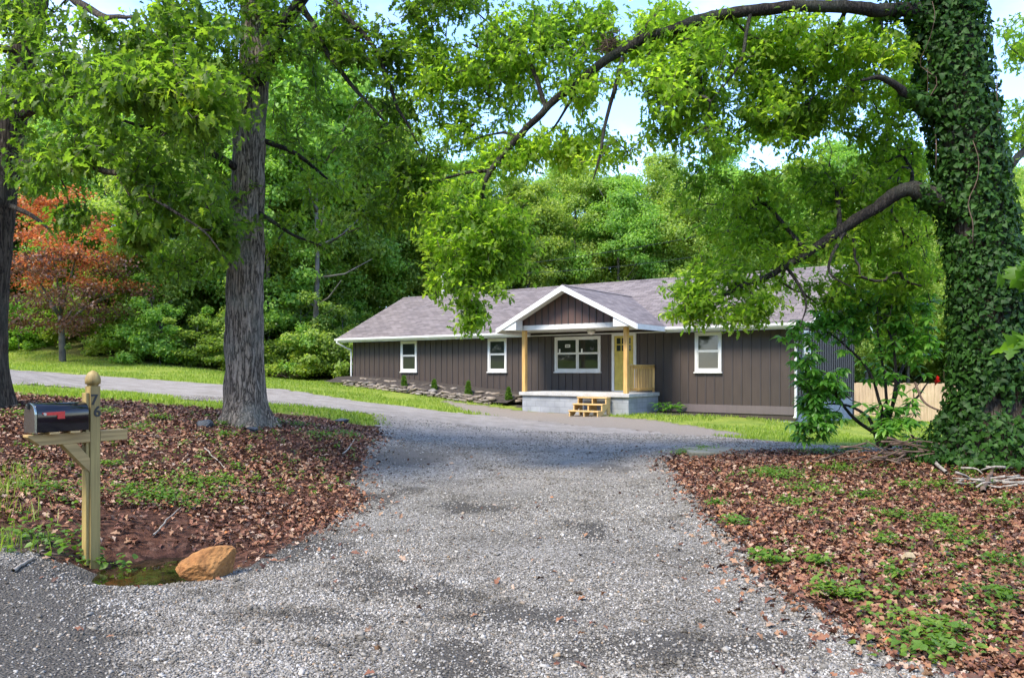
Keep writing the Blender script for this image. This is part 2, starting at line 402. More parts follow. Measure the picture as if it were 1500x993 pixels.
STONE = isl_mat('fieldstone', [(0,(.085,.068,.052)),(.3,(.16,.13,.1)),(.6,(.235,.19,.145)),(.85,(.2,.18,.16)),(1,(.33,.28,.22))], .85, grain=7)
ORANGE = rough_mat('orange_rock', (.2,.08,.022), (.38,.185,.06), 5, .9, .8, .03, grain=24)
TANROCK = rough_mat('tan_rock', (.3,.22,.12), (.42,.33,.2), 6, .9, .4, .02, grain=20)
DARKROCK = rough_mat('dark_rock', (.03,.036,.042), (.09,.1,.115), 6, .7, .5, .02, grain=20)
DEADWOOD = rough_mat('dead_wood', (.15,.125,.1), (.36,.32,.27), 8, .9, .4, .01, (4, 4, 1))
ROTWOOD = rough_mat('brown_dead_wood', (.06,.04,.03), (.17,.11,.075), 8, .9, .4, .01)

# ------------------------------------------------------------------ world, sun, camera
SUN_EL, SUN_H = R(52), nrm(np.array([-.62, -.68]))
w = bpy.data.worlds.new('World'); sc.world = w; w.use_nodes = True
nt = w.node_tree; bg = nt.nodes['Background']
sky = nt.nodes.new('ShaderNodeTexSky'); sky.sky_type = 'NISHITA'; sky.sun_disc = False
sky.sun_elevation = SUN_EL; sky.sun_rotation = math.atan2(SUN_H[0], SUN_H[1]); sky.air_density = 1.0; sky.dust_density = .2; sky.ozone_density = 1.6
tc = nt.nodes.new('ShaderNodeTexCoord'); mp = nt.nodes.new('ShaderNodeMapping'); mp.inputs['Scale'].default_value = (1, 1, 2.0); mp.inputs['Location'].default_value = (.35, .1, .2)
nt.links.new(tc.outputs['Generated'], mp.inputs[0])
cn = N(nt, 'TexNoise', Scale=3.2, Detail=6, Roughness=.58); nt.links.new(mp.outputs[0], cn.inputs['Vector'])
cr = ramp(nt, cn.outputs[0], [(.50, (0, 0, 0)), (.80, (.85, .85, .85))])
st = mixc(nt, 1, sky.outputs[0], (.85, .91, 1.10), 'MULTIPLY'); cm = mixc(nt, cr.outputs[0], st, (2.8, 2.72, 2.75))
nt.links.new(cm, bg.inputs[0]); bg.inputs[1].default_value = .15
sun = bpy.data.lights.new('sun', 'SUN'); sun.energy = 2.1; sun.angle = R(20.0); sun.color = (1, .92, .77)
so = bpy.data.objects.new('sun', sun); COL.objects.link(so)
sd = Vector((SUN_H[0]*math.cos(SUN_EL), SUN_H[1]*math.cos(SUN_EL), math.sin(SUN_EL)))
so.rotation_euler = (-sd).to_track_quat('-Z', 'Y').to_euler(); so.location = (0, 0, 40)
cam = bpy.data.cameras.new('camera'); co = bpy.data.objects.new('camera', cam); COL.objects.link(co); sc.camera = co
co.location = (0, 0, HC); co.rotation_euler = (R(90), 0, 0)
cam.sensor_width = 36; cam.lens = 36*FPX/1500; cam.shift_y = 46.5/1500; cam.clip_start = .05; cam.clip_end = 2000
vs = sc.view_settings; sc.display_settings.display_device = 'sRGB'; vs.view_transform = 'Standard'; vs.look = 'None'; vs.exposure = 1.95; vs.gamma = 1
sc.render.engine = 'CYCLES'; cy = sc.cycles; cy.max_bounces = 8; cy.diffuse_bounces = 5; cy.glossy_bounces = 2; cy.transmission_bounces = 4; cy.use_denoising = True
cy.caustics_reflective = False; cy.caustics_refractive = False; cy.sample_clamp_indirect = 6

# ------------------------------------------------------------------ ground
def axis(lo, mid0, mid1, hi, d, g):
    a = list(np.arange(mid0, mid1+1e-6, d)); s = d; x = mid1
    while x < hi: s *= g; x += s; a.append(x)
    s = d; x = mid0; b = []
    while x > lo: s *= g; x -= s; b.append(x)
    return np.array(b[::-1]+a)
def grid_faces(nx, ny):
    i = np.arange(nx-1); j = np.arange(ny-1); I, J = np.meshgrid(i, j); a = (J*nx+I).ravel()
    return np.stack([a, a+1, a+nx+1, a+nx], 1)
def ground_mat():
    m, nt, b = node_mat('ground'); t = coords(nt)
    at = nt.nodes.new('ShaderNodeAttribute'); at.attribute_name = 'zone'
    sp = nt.nodes.new('ShaderNodeSeparateColor'); nt.links.new(at.outputs['Color'], sp.inputs[0])
    n1 = noise(nt, 1.1, 4, t); n2 = noise(nt, 14, 4, t, .7); n3 = noise(nt, 55, 3, t, .7)
    vo = N(nt, 'TexVoronoi', Scale=16); nt.links.new(t, vo.inputs['Vector'])
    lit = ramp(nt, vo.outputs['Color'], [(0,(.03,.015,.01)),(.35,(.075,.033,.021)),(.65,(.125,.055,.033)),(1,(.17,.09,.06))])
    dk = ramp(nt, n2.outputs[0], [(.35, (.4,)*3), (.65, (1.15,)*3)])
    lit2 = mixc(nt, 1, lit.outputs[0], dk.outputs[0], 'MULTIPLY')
    gr = ramp(nt, n2.outputs[0], [(.3,(.10,.15,.02)),(.5,(.2,.26,.035)),(.72,(.34,.35,.09))])
    gp = ramp(nt, n1.outputs[0], [(.35,(.75,.85,.7)),(.6,(1.15,1.1,1.0))])
    gr2 = mixc(nt, 1, gr.outputs[0], gp.outputs[0], 'MULTIPLY')
    ta = ramp(nt, n3.outputs[0], [(.3,(.17,.14,.11)),(.7,(.34,.29,.235))])
    soil = ramp(nt, n3.outputs[0], [(.3,(.03,.026,.02)),(.7,(.11,.095,.075))])
    c = mixc(nt, sp.outputs[0], soil.outputs[0], lit2); c = mixc(nt, sp.outputs[1], c, gr2); c = mixc(nt, sp.outputs[2], c, ta.outputs[0])
    nt.links.new(c, b.inputs['Base Color']); b.inputs['Roughness'].default_value = .95; b.inputs['Specular IOR Level'].default_value = .15
    ad = N(nt, 'Math', operation='ADD'); nt.links.new(n2.outputs[0], ad.inputs[0]); nt.links.new(n3.outputs[0], ad.inputs[1])
    bump(nt, b, ad.outputs[0], .8, .03)
    return m
xs = axis(-420, -11, 12, 420, .14, 1.06); ys = axis(-300, 2.4, 17, 900, .13, 1.03)
X, Yg = np.meshgrid(xs, ys); x = X.ravel(); y = Yg.ravel(); z = H(x, y)
dz, gz, tz, gpx, gpy = zones(x, y)
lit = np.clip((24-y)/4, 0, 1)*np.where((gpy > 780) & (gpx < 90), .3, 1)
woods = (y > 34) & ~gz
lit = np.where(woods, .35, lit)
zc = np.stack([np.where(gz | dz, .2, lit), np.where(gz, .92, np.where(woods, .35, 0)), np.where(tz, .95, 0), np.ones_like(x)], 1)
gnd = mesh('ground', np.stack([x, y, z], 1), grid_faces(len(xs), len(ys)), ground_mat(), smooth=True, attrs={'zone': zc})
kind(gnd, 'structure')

def gravel_mat():
    m, nt, b = node_mat('gravel'); t = coords(nt)
    at = nt.nodes.new('ShaderNodeAttribute'); at.attribute_name = 'zone'
    sp = nt.nodes.new('ShaderNodeSeparateColor'); nt.links.new(at.outputs['Color'], sp.inputs[0])
    vo = N(nt, 'TexVoronoi', Scale=62); nt.links.new(t, vo.inputs['Vector'])
    vo2 = N(nt, 'TexVoronoi', Scale=21); nt.links.new(t, vo2.inputs['Vector'])
    s1 = nt.nodes.new('ShaderNodeSeparateColor'); nt.links.new(vo.outputs['Color'], s1.inputs[0])
    st = ramp(nt, s1.outputs[0], [(0,(.11,.098,.082)),(.3,(.19,.174,.15)),(.6,(.27,.25,.222)),(.85,(.35,.328,.3)),(1,(.48,.455,.42))])
    gap = ramp(nt, vo.outputs['Distance'], [(.35,(1,1,1)),(.75,(.55,.52,.48))])
    c = mixc(nt, 1, st.outputs[0], gap.outputs[0], 'MULTIPLY')
    n1 = noise(nt, .55, 5, t, .6); n2 = noise(nt, 3.2, 4, t, .7)
    tone = ramp(nt, n1.outputs[0], [(.3,(.5,.48,.44)),(.5,(1,1,1)),(.75,(1.2,1.2,1.2))])
    c = mixc(nt, 1, c, tone.outputs[0], 'MULTIPLY')
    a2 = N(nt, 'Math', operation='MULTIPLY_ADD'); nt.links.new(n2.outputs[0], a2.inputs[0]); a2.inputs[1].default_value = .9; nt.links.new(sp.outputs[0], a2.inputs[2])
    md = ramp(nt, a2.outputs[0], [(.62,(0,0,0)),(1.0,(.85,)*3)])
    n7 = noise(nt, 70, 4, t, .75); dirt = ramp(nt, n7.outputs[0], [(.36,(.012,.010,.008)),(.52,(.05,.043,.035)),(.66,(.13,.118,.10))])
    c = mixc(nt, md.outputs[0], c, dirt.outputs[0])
    n5 = noise(nt, 2.2, 4, t); dry_sunlit = ramp(nt, n5.outputs[0], [(.3,(.25,.212,.175)),(.7,(.41,.36,.305))])
    c = mixc(nt, sp.outputs[1], c, dry_sunlit.outputs[0])  # far drive turns paler: drier gravel, plus sunlight put into the colour
    nt.links.new(c, b.inputs['Base Color']); b.inputs['Roughness'].default_value = .85; b.inputs['Specular IOR Level'].default_value = .25
    iv = N(nt, 'Math', operation='SUBTRACT'); iv.inputs[0].default_value = 1; nt.links.new(vo.outputs['Distance'], iv.inputs[1])
    bump(nt, b, iv.outputs[0], .9, .02)
    return m
xs = axis(-32, -6, 6, 26, .09, 1.03); ys = axis(-24, 2.6, 9, 36, .08, 1.018)
X, Yg = np.meshgrid(xs, ys); x = X.ravel(); y = Yg.ravel()
F = grid_faces(len(xs), len(ys)); V = np.stack([x, y, H(x, y)+.012], 1)
cxy = V[F].mean(1); dd, _, _, qx, qy = zones(cxy[:, 0], cxy[:, 1])
F = F[dd]; us = np.unique(F); re = -np.ones(len(V), int); re[us] = np.arange(len(us)); V = V[us]; F = re[F]
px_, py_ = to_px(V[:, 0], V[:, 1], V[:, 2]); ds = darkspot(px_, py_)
kind(mesh('gravel_driveway', V, F, gravel_mat(), smooth=True, attrs={'zone': np.stack([ds, .65*np.clip((V[:, 1]-10)/9, 0, 1), ds, np.ones_like(ds)], 1)}), 'structure')  # green channel grows with distance, painting the far drive as sunlit, drier gravel

# ------------------------------------------------------------------ scattered stuff
def rand_frames(n, tilt=.5):
    """random heading d, up-ish normal u, side s"""
    a = rng.uniform(0, 2*math.pi, n); d = np.stack([np.cos(a), np.sin(a), rng.normal(0, tilt*.5, n)], 1); d = nrm(d)
    u = nrm(np.stack([rng.normal(0, tilt, n), rng.normal(0, tilt, n), np.ones(n)], 1)); s = nrm(np.cross(u, d)); u = np.cross(d, s)
    return d, s, u
def instances(T, TF, pos, d, s, u, size):
    """many copies of the small shape T merged into one vertex array"""
    n = len(pos); k = len(T); size = np.broadcast_to(size, (n,))
    TT = T if T.ndim == 3 else T[None]
    V = pos[:, None]+size[:, None, None]*(TT[..., 0:1]*d[:, None]+TT[..., 1:2]*s[:, None]+TT[..., 2:3]*u[:, None])
    k = TT.shape[1]
    fs = TF if isinstance(TF, list) else [TF]
    return V.reshape(-1, 3), [(f[None]+(np.arange(n)*k)[:, None, None]).reshape(-1, f.shape[1]) for f in fs]
CUBE = np.array([(-1,-1,-1),(1,-1,-1),(1,1,-1),(-1,1,-1),(-1,-1,1),(1,-1,1),(1,1,1),(-1,1,1)], float)
CUBEF = np.array([(0,3,2,1),(4,5,6,7),(0,1,5,4),(1,2,6,5),(2,3,7,6),(3,0,4,7)])
def pick(n, x0, x1, y0, y1): return rng.uniform(x0, x1, n), rng.uniform(y0, y1, n)
# loose gravel
def gravel_points(n, y0, y1):
    y = rng.uniform(y0, y1, n); x = rng.uniform(-1, 1, n)*(y*.70+.4)
    d, g, t, px, py = zones(x+rng.normal(0, .07, n), y+rng.normal(0, .07, n))
    ds = darkspot(px, py); dens = np.where(d, 1-.82*ds, 0)*np.clip(2.6*fbm(np.stack([x*.75, y*.55, 0*x+4], 1), 4)-.45, .12, 1.1)
    left = np.clip((px-20)/260, .5, 1)
    k = (rng.uniform(0, 1, n) < dens*left) & ~((((x-PUD[0])/.6)**2+((y-PUD[1])/.6)**2) < .8)
    return x[k], y[k]
gx, gy, gs = [], [], []
for n, a, b_, s0, s1 in ((190000, 3.2, 7, .0038, .0105), (140000, 7, 12, .005, .0115), (60000, 12, 20, .008, .014), (2200, 3.2, 10, .012, .022)):
    q, r_ = gravel_points(n, a, b_); gx.append(q); gy.append(r_); gs.append(s0+(s1-s0)*rng.uniform(0, 1, len(q))**1.6)
gx = np.concatenate(gx); gy = np.concatenate(gy); gs = np.concatenate(gs); n = len(gx)
T = CUBE[None]*np.stack([rng.uniform(.7, 1.3, n), rng.uniform(.55, 1, n), rng.uniform(.4, .75, n)], 1)[:, None]*rng.uniform(.55, 1.1, (n, 8, 1))+rng.normal(0, .12, (n, 8, 3))
d, s, u = rand_frames(n, .45)
V, F = instances(T, CUBEF, np.stack([gx, gy, H(gx, gy)+.012+gs*.35], 1), d, s, u, gs)
def drift(m, sc_, stops):
    nt = m.node_tree; b = nt.nodes['Principled BSDF']; src = b.inputs['Base Color'].links[0].from_socket
    n = noise(nt, sc_, 6, coords(nt), .68); rr_ = ramp(nt, n.outputs[0], stops)
    nt.links.new(mixc(nt, 1, src, rr_.outputs[0], 'MULTIPLY'), b.inputs['Base Color'])
GRAVS = isl_mat('loose_gravel', [(0,(.075,.066,.055)),(.25,(.155,.142,.122)),(.6,(.245,.228,.202)),(.88,(.345,.325,.295)),(.95,(.5,.475,.44)),(1,(.28,.19,.11))], .8)
drift(GRAVS, 1.5, [(.33, (.42,.40,.36)), (.47, (.92,.90,.87)), (.62, (1.12,1.12,1.12)), (.75, (1.25,1.26,1.28))])
kind(mesh('loose_gravel', V, F, GRAVS), 'stuff', 'loose grey crushed stone strewn over the driveway', 'gravel')

# leaf shapes
def leaf_shape(st, fold=.25, droop=.25):
    V = []; F = []
    for i, (a, h) in enumerate(st):
        zz = -droop*a*a
        V += [(a, h, zz+fold*h), (a, 0, zz), (a, -h, zz+fold*h)]
    for i in range(len(st)-1):
        b = 3*i; F += [(b, b+1, b+4, b+3), (b+1, b+2, b+5, b+4)]
    return np.array(V, float), np.array(F)
OAK, OAKF = leaf_shape([(0,.012),(.2,.15),(.3,.07),(.45,.3),(.57,.12),(.72,.26),(.84,.1),(1,.02)])
DRY, DRYF = leaf_shape([(0,.02),(.22,.2),(.36,.11),(.55,.33),(.7,.15),(1,.03)], .5, .45)
OVAL, OVALF = leaf_shape([(0,.01),(.3,.17),(.65,.16),(1,.01)], .3, .3)
BROAD, BROADF = leaf_shape([(0,.05),(.25,.38),(.6,.34),(1,.01)], .3, .35)
IVYL, IVYF = leaf_shape([(0,.2),(.12,.48),(.35,.34),(.55,.3),(1,.01)], .2, .3)
MAPLE, MAPLEF = leaf_shape([(0,.02),(.1,.42),(.3,.2),(.45,.62),(.62,.2),(.75,.3),(1,.01)], .25, .3)
QUAD = np.array([(0,0,0),(.45,.33,.12),(1,0,-.12),(.5,-.33,.1)], float); QUADF = np.array([(0,1,2,3)])
# fallen oak leaves
def litter_points(n, y0, y1):
    y = rng.uniform(y0, y1, n); x = rng.uniform(-1, 1, n)*(y*.88+1.2)
    d, g, t, px, py = zones(x+rng.normal(0, .13, n)*rng.choice([1, 1, 2.5], n), y+rng.normal(0, .13, n)*rng.choice([1, 1, 2.5], n))
    dens = np.where(d | g | t, 0.003, 1.0)*np.clip((18-y)/2.5, 0, 1)
    dens *= np.clip(2.8*fbm(np.stack([x*1.1, y*1.1, 0*x], 1), 4)-.5, .3, 1)
    dens *= np.where((px < 420) & (py > 745), .35, 1)*np.where((px < 120) & (py > 770), .1, 1)
    dens *= np.where((px < 700) & (py < 625), .75, 1)
    k = (rng.uniform(0, 1, n) < dens) & ~((((x-PUD[0])/.58)**2+((y-PUD[1])/.58)**2) < 1)
    return x[k], y[k]
lx, ly = litter_points(245000, 4, 18); n = len(lx)
d, s, u = rand_frames(n, .55); sz = rng.uniform(.035, .09, n)
cv = rng.uniform(.3, 1.8, (n, 1)); T = np.repeat(DRY[None], n, 0); T[..., 2] *= cv; T[..., 0] -= .5
V, F = instances(T, DRYF, np.stack([lx, ly, H(lx, ly)+.02+rng.uniform(0, .025, n)], 1), d, s, u, sz)
DRYM = isl_mat('fallen_leaf', [(0,(.03,.014,.010)),(.2,(.085,.036,.022)),(.45,(.17,.064,.034)),(.7,(.235,.108,.052)),(.86,(.285,.172,.10)),(.95,(.37,.27,.2)),(1,(.40,.14,.035))], .65, .35)
kind(mesh('fallen_leaves', V, F, DRYM), 'stuff', 'red brown dead oak leaves covering both banks', 'dead leaves')

# grass
def grass(name, n, y0, y1, hmin, hmax, wd, sel, label, xr=.75):
    y = rng.uniform(y0, y1, n); x = rng.uniform(-1, 1, n)*(y*xr+.5)
    k = sel(x, y); x, y = x[k], y[k]; n = len(x); h = rng.uniform(hmin, hmax, n)
    a = rng.uniform(0, 2*math.pi, n); base = np.stack([x, y, H(x, y)], 1)
    sd_ = np.stack([np.cos(a), np.sin(a), 0*a], 1)*(wd*rng.uniform(.6, 1.3, n))[:, None]
    ln = rng.normal(0, .4, (n, 2))*h[:, None]
    tip = base+np.stack([ln[:, 0], ln[:, 1], h], 1); mid = base+np.stack([ln[:, 0]*.35, ln[:, 1]*.35, h*.6], 1)
    V = np.stack([base-sd_, base+sd_, mid+sd_*.7, mid-sd_*.7, tip], 1).reshape(-1, 3)
    o = np.arange(n)[:, None]*5
    o_ = mesh(name, V, [o+np.array([[0, 1, 2, 3]]), o+np.array([[3, 2, 4]])], GRASS)
    kind(o_, 'stuff', label, 'grass'); return o_
def sel_lawn(x, y):
    d, g, t, px, py = zones(x, y); return g & (fbm(np.stack([x*.7, y*.7, 0*x], 1)) > .36) & ~inhouse(x, y, .1)
# ------------------------------------------------------------------ house frame
HA = np.array([-7.3, 36.0]); HU = nrm(np.array([16.13, -11.64])); HV = np.array([-HU[1], HU[0]]); HL, HW = 19.9, 7.7
def inhouse(x, y, m):
    q = np.stack([x, y], 1)-HA; a = q @ HU; b = q @ HV
    return (a > -m) & (a < HL+m) & (b > -m) & (b < HW+m)
def S(px, t=0.0):
    k = (px-CX)/FPX
    return float((k*(HA[1]+HV[1]*t)-HA[0]-HV[0]*t)/(HU[0]-k*HU[1]))
def W2(s, t): return HA+HU*s+HV*t
grass('lawn_grass', 150000, 16, 44, .05, .12, .012, sel_lawn, 'short sunlit yellow green grass of the lawns', .8)

# ------------------------------------------------------------------ house
house = empty('brown_house', (HA[0], HA[1], 0), math.atan2(HU[1], HU[0]), 'long low dark brown board and batten house with mauve shingle roof and porch', 'house')
ZE, PIT = 3.12, .5; ZR = ZE+PIT*(HW/2+.5); WT = 2.98
openings = [(S(588), S(611.5), 1.60, 2.92), (S(715.5), S(743), 1.60, 2.92), (S(813.5), S(880.5), 1.60, 2.90), (S(1018.5), S(1057.5), 1.60, 2.92)]
ds0, ds1 = S(897), S(932.5); FLOOR = .90
allop = openings+[(ds0, ds1, FLOOR, 2.98)]
skirt0 = S(966)
# walls: shell of four boxes and two gable triangles
b = MB()
b.box(0, HL, 0, .15, .1, WT+.1); b.box(0, HL, HW-.15, HW, -.6, WT+.1); b.box(0, .15, .15, HW-.15, .3, WT+.1); b.box(HL-.15, HL, .15, HW-.15, .62, WT+.1)
for s0, s1 in ((0, .15), (HL-.15, HL)): b.prism([(0, WT+.1), (HW, WT+.1), (HW/2, WT+.1+HW/2*PIT-.12)], 0, s0, s1)
b.mark(); b.mat2 = BATTEN
sb = .16
while sb < HL-.1:
    iv = [((.3 if sb > skirt0 else .4), WT)]
    for a0, a1, z0, z1 in allop:
        if a0-.03 < sb < a1+.03:
            iv = [q for lo, hi in iv for q in ((lo, min(hi, z0)), (max(lo, z1), hi)) if q[1]-q[0] > .05]
    for lo, hi in iv: b.box(sb-.02, sb+.02, -.022, .01, lo, hi)
    sb += .305
tb = .2
wt0, wt1 = .55, 1.35
while tb < HW:
    top = WT+.1+PIT*min(tb, HW-tb)-.15
    iv = [(.64, top)]
    if wt0-.1 < tb < wt1+.1: iv = [(.64, 1.6), (2.92, top)]
    for lo, hi in iv: b.box(HL-.01, HL+.022, tb-.02, tb+.02, lo, hi)
    tb += .305
b.build('wall', SIDING, house)
b = MB(); b.box(skirt0, HL+.02, -.03, .012, .26, .52); b.build('skirt_board', SKIRT, house, bevel=.004)
b = MB(); b.box(.05, HL-.04, .03, .2, -.9, .36); b.box(HL-.2, HL-.03, .21, HW-.03, -1.6, .66); b.box(.03, HL-.21, HW-.2, HW-.03, -1.4, .1); b.build('foundation', BLOCK, house)
# roof
b = MB(); e = .5
b.prism([(-e, ZE), (HW/2, ZR), (HW+e, ZE), (HW+e, ZE-.09), (HW/2, ZR-.09), (-e, ZE-.09)], 0, -.5, HL+.6)
roof = b.build('roof', SHINGLE, house)
b = MB()
for i in range(70):
    s0 = -.5+(HL+1.1)*i/70; b.prism([(HW/2-.15, ZR-.065), (HW/2, ZR+.018), (HW/2+.15, ZR-.065)], 0, s0, s0+(HL+1.1)/70-.012)
b.build('ridge_cap', SHINGLE, roof)
pc0, pc1 = S(727, -2.65), S(933, -2.65); pcs = (pc0+pc1)/2; phw = (pc1-pc0)/2; ZP = ZE+PIT*phw; TR = -e+(ZP-ZE)/PIT; TF = -2.65
# fascia, soffit, gutter and rake boards
b = MB()
for a0, a1 in ((-.5, pc0), (pc1, HL+.6)):
    b.box(a0, a1, -e-.025, -e+.0, ZE-.2, ZE-.012)
b.box(-.5, HL+.6, HW+e, HW+e+.025, ZE-.2, ZE-.012)
b.build('fascia', WHITE, house)
b = MB(); b.box(-.48, HL+.58, -e+.002, -.024, WT-.03, WT-.012); b.build('soffit', WHITE, house)
for s0, s1 in ((-.53, -.502), (HL+.602, HL+.63)):
    for q in (-1, 1):
        b = MB()
        p = [(HW/2, ZR-.01), (HW/2+q*(HW/2+e), ZE-.01), (HW/2+q*(HW/2+e), ZE-.19), (HW/2, ZR-.19)]; b.prism(p, 0, s0, s1); b.build('rake_board', WHITE, house)
for a0, a1 in ((-.52, pc0-.02), (pc1+.02, HL+.62)):
    b = MB(); b.prism([(-e-.03, ZE-.03), (-e-.03, ZE-.13), (-e-.11, ZE-.145), (-e-.15, ZE-.09), (-e-.155, ZE-.03), (-e-.145, ZE-.03), (-e-.14, ZE-.085), (-e-.105, ZE-.132), (-e-.04, ZE-.12), (-e-.04, ZE-.03)], 0, a0, a1)
    b.build('gutter', WHITE, house)
def downspout(s, s2, zb):
    b = MB(); b.tube(spline([(s, -e-.09, ZE-.12), (s, -e-.08, ZE-.24), (s2, -.12, ZE-.52), (s2, -.06, ZE-.62), (s2, -.06, 1.6), (s2, -.06, zb+.12), (s2, -.2, zb)], 26), .04, 8); b.build('downspout', WHITE, house, True)
downspout(-.36, -.04, .95); downspout(HL+.05, HL-.02, .2)
# windows
def window(s0, s1, z0, z1, lites=1, parent=house):
    c = .085; f = MB()
    f.box(s0, s1, -.06, -.002, z0, z0+c); f.box(s0, s1, -.06, -.002, z1-c, z1); f.box(s0, s0+c, -.06, -.002, z0+c, z1-c); f.box(s1-c, s1, -.06, -.002, z0+c, z1-c)
    fr = f.build('window', WHITE, parent, bevel=.006)
    sl = MB(); sl.box(s0-.03, s1+.03, -.09, -.003, z0-.04, z0-.002); sl.build('sill', WHITE, fr)
    wdt = (s1-s0-2*c)/lites; zm = (z0+z1)/2+.03
    for i in range(lites):
        a0 = s0+c+i*wdt+(.025 if i else 0); a1 = s0+c+(i+1)*wdt-(.025 if i < lites-1 else 0)
        if i: m = MB(); m.box(a0-.05, a0, -.055, -.003, z0+c, z1-c); m.build('mullion', WHITE, fr)
        for lo, hi, dp in ((z0+c, zm, -.03), (zm, z1-c, -.044)):
            t = MB(); q = .035
            t.box(a0, a1, dp, dp+.02, lo, lo+q); t.box(a0, a1, dp, dp+.02, hi-q, hi); t.box(a0, a0+q, dp, dp+.02, lo+q, hi-q); t.box(a1-q, a1, dp, dp+.02, lo+q, hi-q)
            t.build('sash', WHITE, fr)
            g = MB(); g.box(a0+q, a1-q, dp+.008, dp+.014, lo+q, hi-q); g.build('pane', GLASS, fr)
    return fr
for i, o in enumerate(openings):
    wn = window(*o, lites=2 if i == 2 else 1)
    if i == 2:
        wd = (o[1]-o[0])
        for a, c, hw, hh in ((.29, 2.56, .11, .055), (.11, 2.38, .03, .07), (.6, 2.38, .03, .07)):
            q = MB(); q.box(o[0]+a*wd-hw, o[0]+a*wd+hw, -.041, -.038, c-hh, c+hh); st_ = q.build('sticker', PAPER, wn)
            if hw > .05:
                q = MB()
                for kx in range(6): q.box(o[0]+a*wd-.08+kx*.026, o[0]+a*wd-.063+kx*.026, -.043, -.0415, c-.028, c+.028)
                q.build('print', BLACKD, wn)
# window on the right end wall
sw = bpy.data.objects.new('side_window_hold', None)
f = MB(); c = .08
for t0, t1, z0, z1 in ((wt0, wt1, 1.6, 1.6+c), (wt0, wt1, 2.92-c, 2.92), (wt0, wt0+c, 1.6+c, 2.92-c), (wt1-c, wt1, 1.6+c, 2.92-c), (wt0+c, wt1-c, 2.24, 2.29)): f.box(HL+.002, HL+.06, t0, t1, z0, z1)
fr = f.build('window', WHITE, house)
g = MB(); g.box(HL+.01, HL+.02, wt0+c, wt1-c, 1.6+c, 2.24); g.box(HL+.015, HL+.03, wt0+c, wt1-c, 2.29, 2.92-c); g.build('pane', GLASS, fr)
# door
f = MB(); c = .1
f.box(ds0, ds0+c, -.06, -.002, FLOOR+.01, 2.98); f.box(ds1-c, ds1, -.06, -.002, FLOOR+.01, 2.98); f.box(ds0+c, ds1-c, -.06, -.002, 2.98-c, 2.98); f.box(ds0+c, ds1-c, -.07, -.002, FLOOR+.004, FLOOR+.04)
f.build('door_frame', WHITE, house, bevel=.005)
d0, d1 = ds0+c, ds1-c; dw = d1-d0
f = MB(); f.box(d0, d1, -.035, -.003, FLOOR+.04, 2.88)
for k in (.14, .5, .86): f.box(d0+k*dw-.05, d0+k*dw+.05, -.043, -.034, FLOOR+.2, 2.30)
door = f.build('door', DOORP, house, bevel=.004)
for i in range(3):
    for z0 in (2.34, 2.59):
        a = d0+dw*(.13+.26*i); g = MB(); g.box(a, a+.2*dw, -.041, -.036, z0, z0+.21); g.build('pane', GLASS, door)
f = MB(); f.tube([(d1-.07, -.04, 1.85), (d1-.07, -.06, 1.85)], .028, 12); f.build('deadbolt', METAL, door); f = MB(); f.tube([(d1-.07, -.04, 1.72), (d1-.07, -.075, 1.72)], .02, 10); f.tube([(d1-.07, -.07, 1.72), (d1-.07, -.1, 1.72)], .033, 12)
f.build('handle', METAL, door)
# porch
pl, pr = S(760, -2.3), S(921.5, -2.3)
b = MB(); b.box(pl, pr, -2.3, -.024, FLOOR-.12, FLOOR); b.build('porch_slab', CONC, house, bevel=.012)
b = MB(); b.box(pl+.1, pr-.06, -2.22, -.025, -.5, FLOOR-.121); b.build('porch_foundation', BLOCK, house)
CEI = 3.06
def post(s):
    b = MB(); b.box(s-.07, s+.07, -2.12, -1.98, FLOOR+.001, CEI-.003); return b.build('porch_post', WOOD, house, bevel=.006)
ps0, ps1 = S(768.5, -2.05), S(917.3, -2.05); post(ps0); post(ps1)
b = MB()
b.add([(pcs, TF, ZP), (pc0, TF, ZE), (pc0, -e-.0, ZE), (pcs, TR, ZP), (pc1, -e-.0, ZE), (pc1, TF, ZE)], [(0, 1, 2, 3), (0, 3, 4, 5)])
V = list(b.v); b = MB(); up = [(x_, y_, z_+.012) for x_, y_, z_ in V]; lo = [(x_, y_, z_-.08) for x_, y_, z_ in V]
b.add(up+lo, [(0,1,2,3),(0,3,4,5),(9,8,7,6),(11,10,9,6),(0,6,7,1),(5,11,6,0),(1,7,8,2),(4,10,11,5),(2,8,9,3),(3,9,10,4)])
pro = b.build('porch_roof', SHINGLE2, house)
b = MB(); b.prism([(pcs-.14, ZP-.035), (pcs, ZP+.03), (pcs+.14, ZP-.035)], 1, TF, TR+.1); b.build('ridge_cap', SHINGLE2, pro)
for q in (-1, 1):
    b = MB(); b.prism([(pcs, ZP-.0), (pcs+q*phw, ZE-.0), (pcs+q*phw, ZE-.17), (pcs, ZP-.19)], 1, TF-.03, TF-.002); b.build('porch_rake_board', WHITE, house)
    b = MB(); sx = pcs+q*phw
    b.prism([(sx-q*.02, ZE-.02), (sx-q*.85, ZE+.4), (sx-q*.85, CEI), (sx-q*.02, CEI)], 1, TF+.01, -2.24); b.build('eave_return', WHITE, house)
    b = MB(); b.box(min(sx, sx+q*.025), max(sx, sx+q*.025), TF, -e, ZE-.17, ZE-.005); b.build('porch_fascia', WHITE, house)
    b = MB(); s0, s1 = sorted((sx-q*.02, sx-q*.85)); b.box(s0, s1, -2.236, -e-.03, CEI+.003, CEI+.02); b.build('porch_soffit', WHITE, house)
    b = MB(); b.prism([(pcs, ZP-.1), (pcs+q*(phw-.05), ZE-.08), (pcs+q*(phw-.05), ZE-.1), (pcs, ZP-.12)], 1, TF+.012, -2.19); b.build('rake_soffit', WHITE, house)
b = MB(); gb = CEI+.17; hwg = (ZP-.1-gb)/PIT
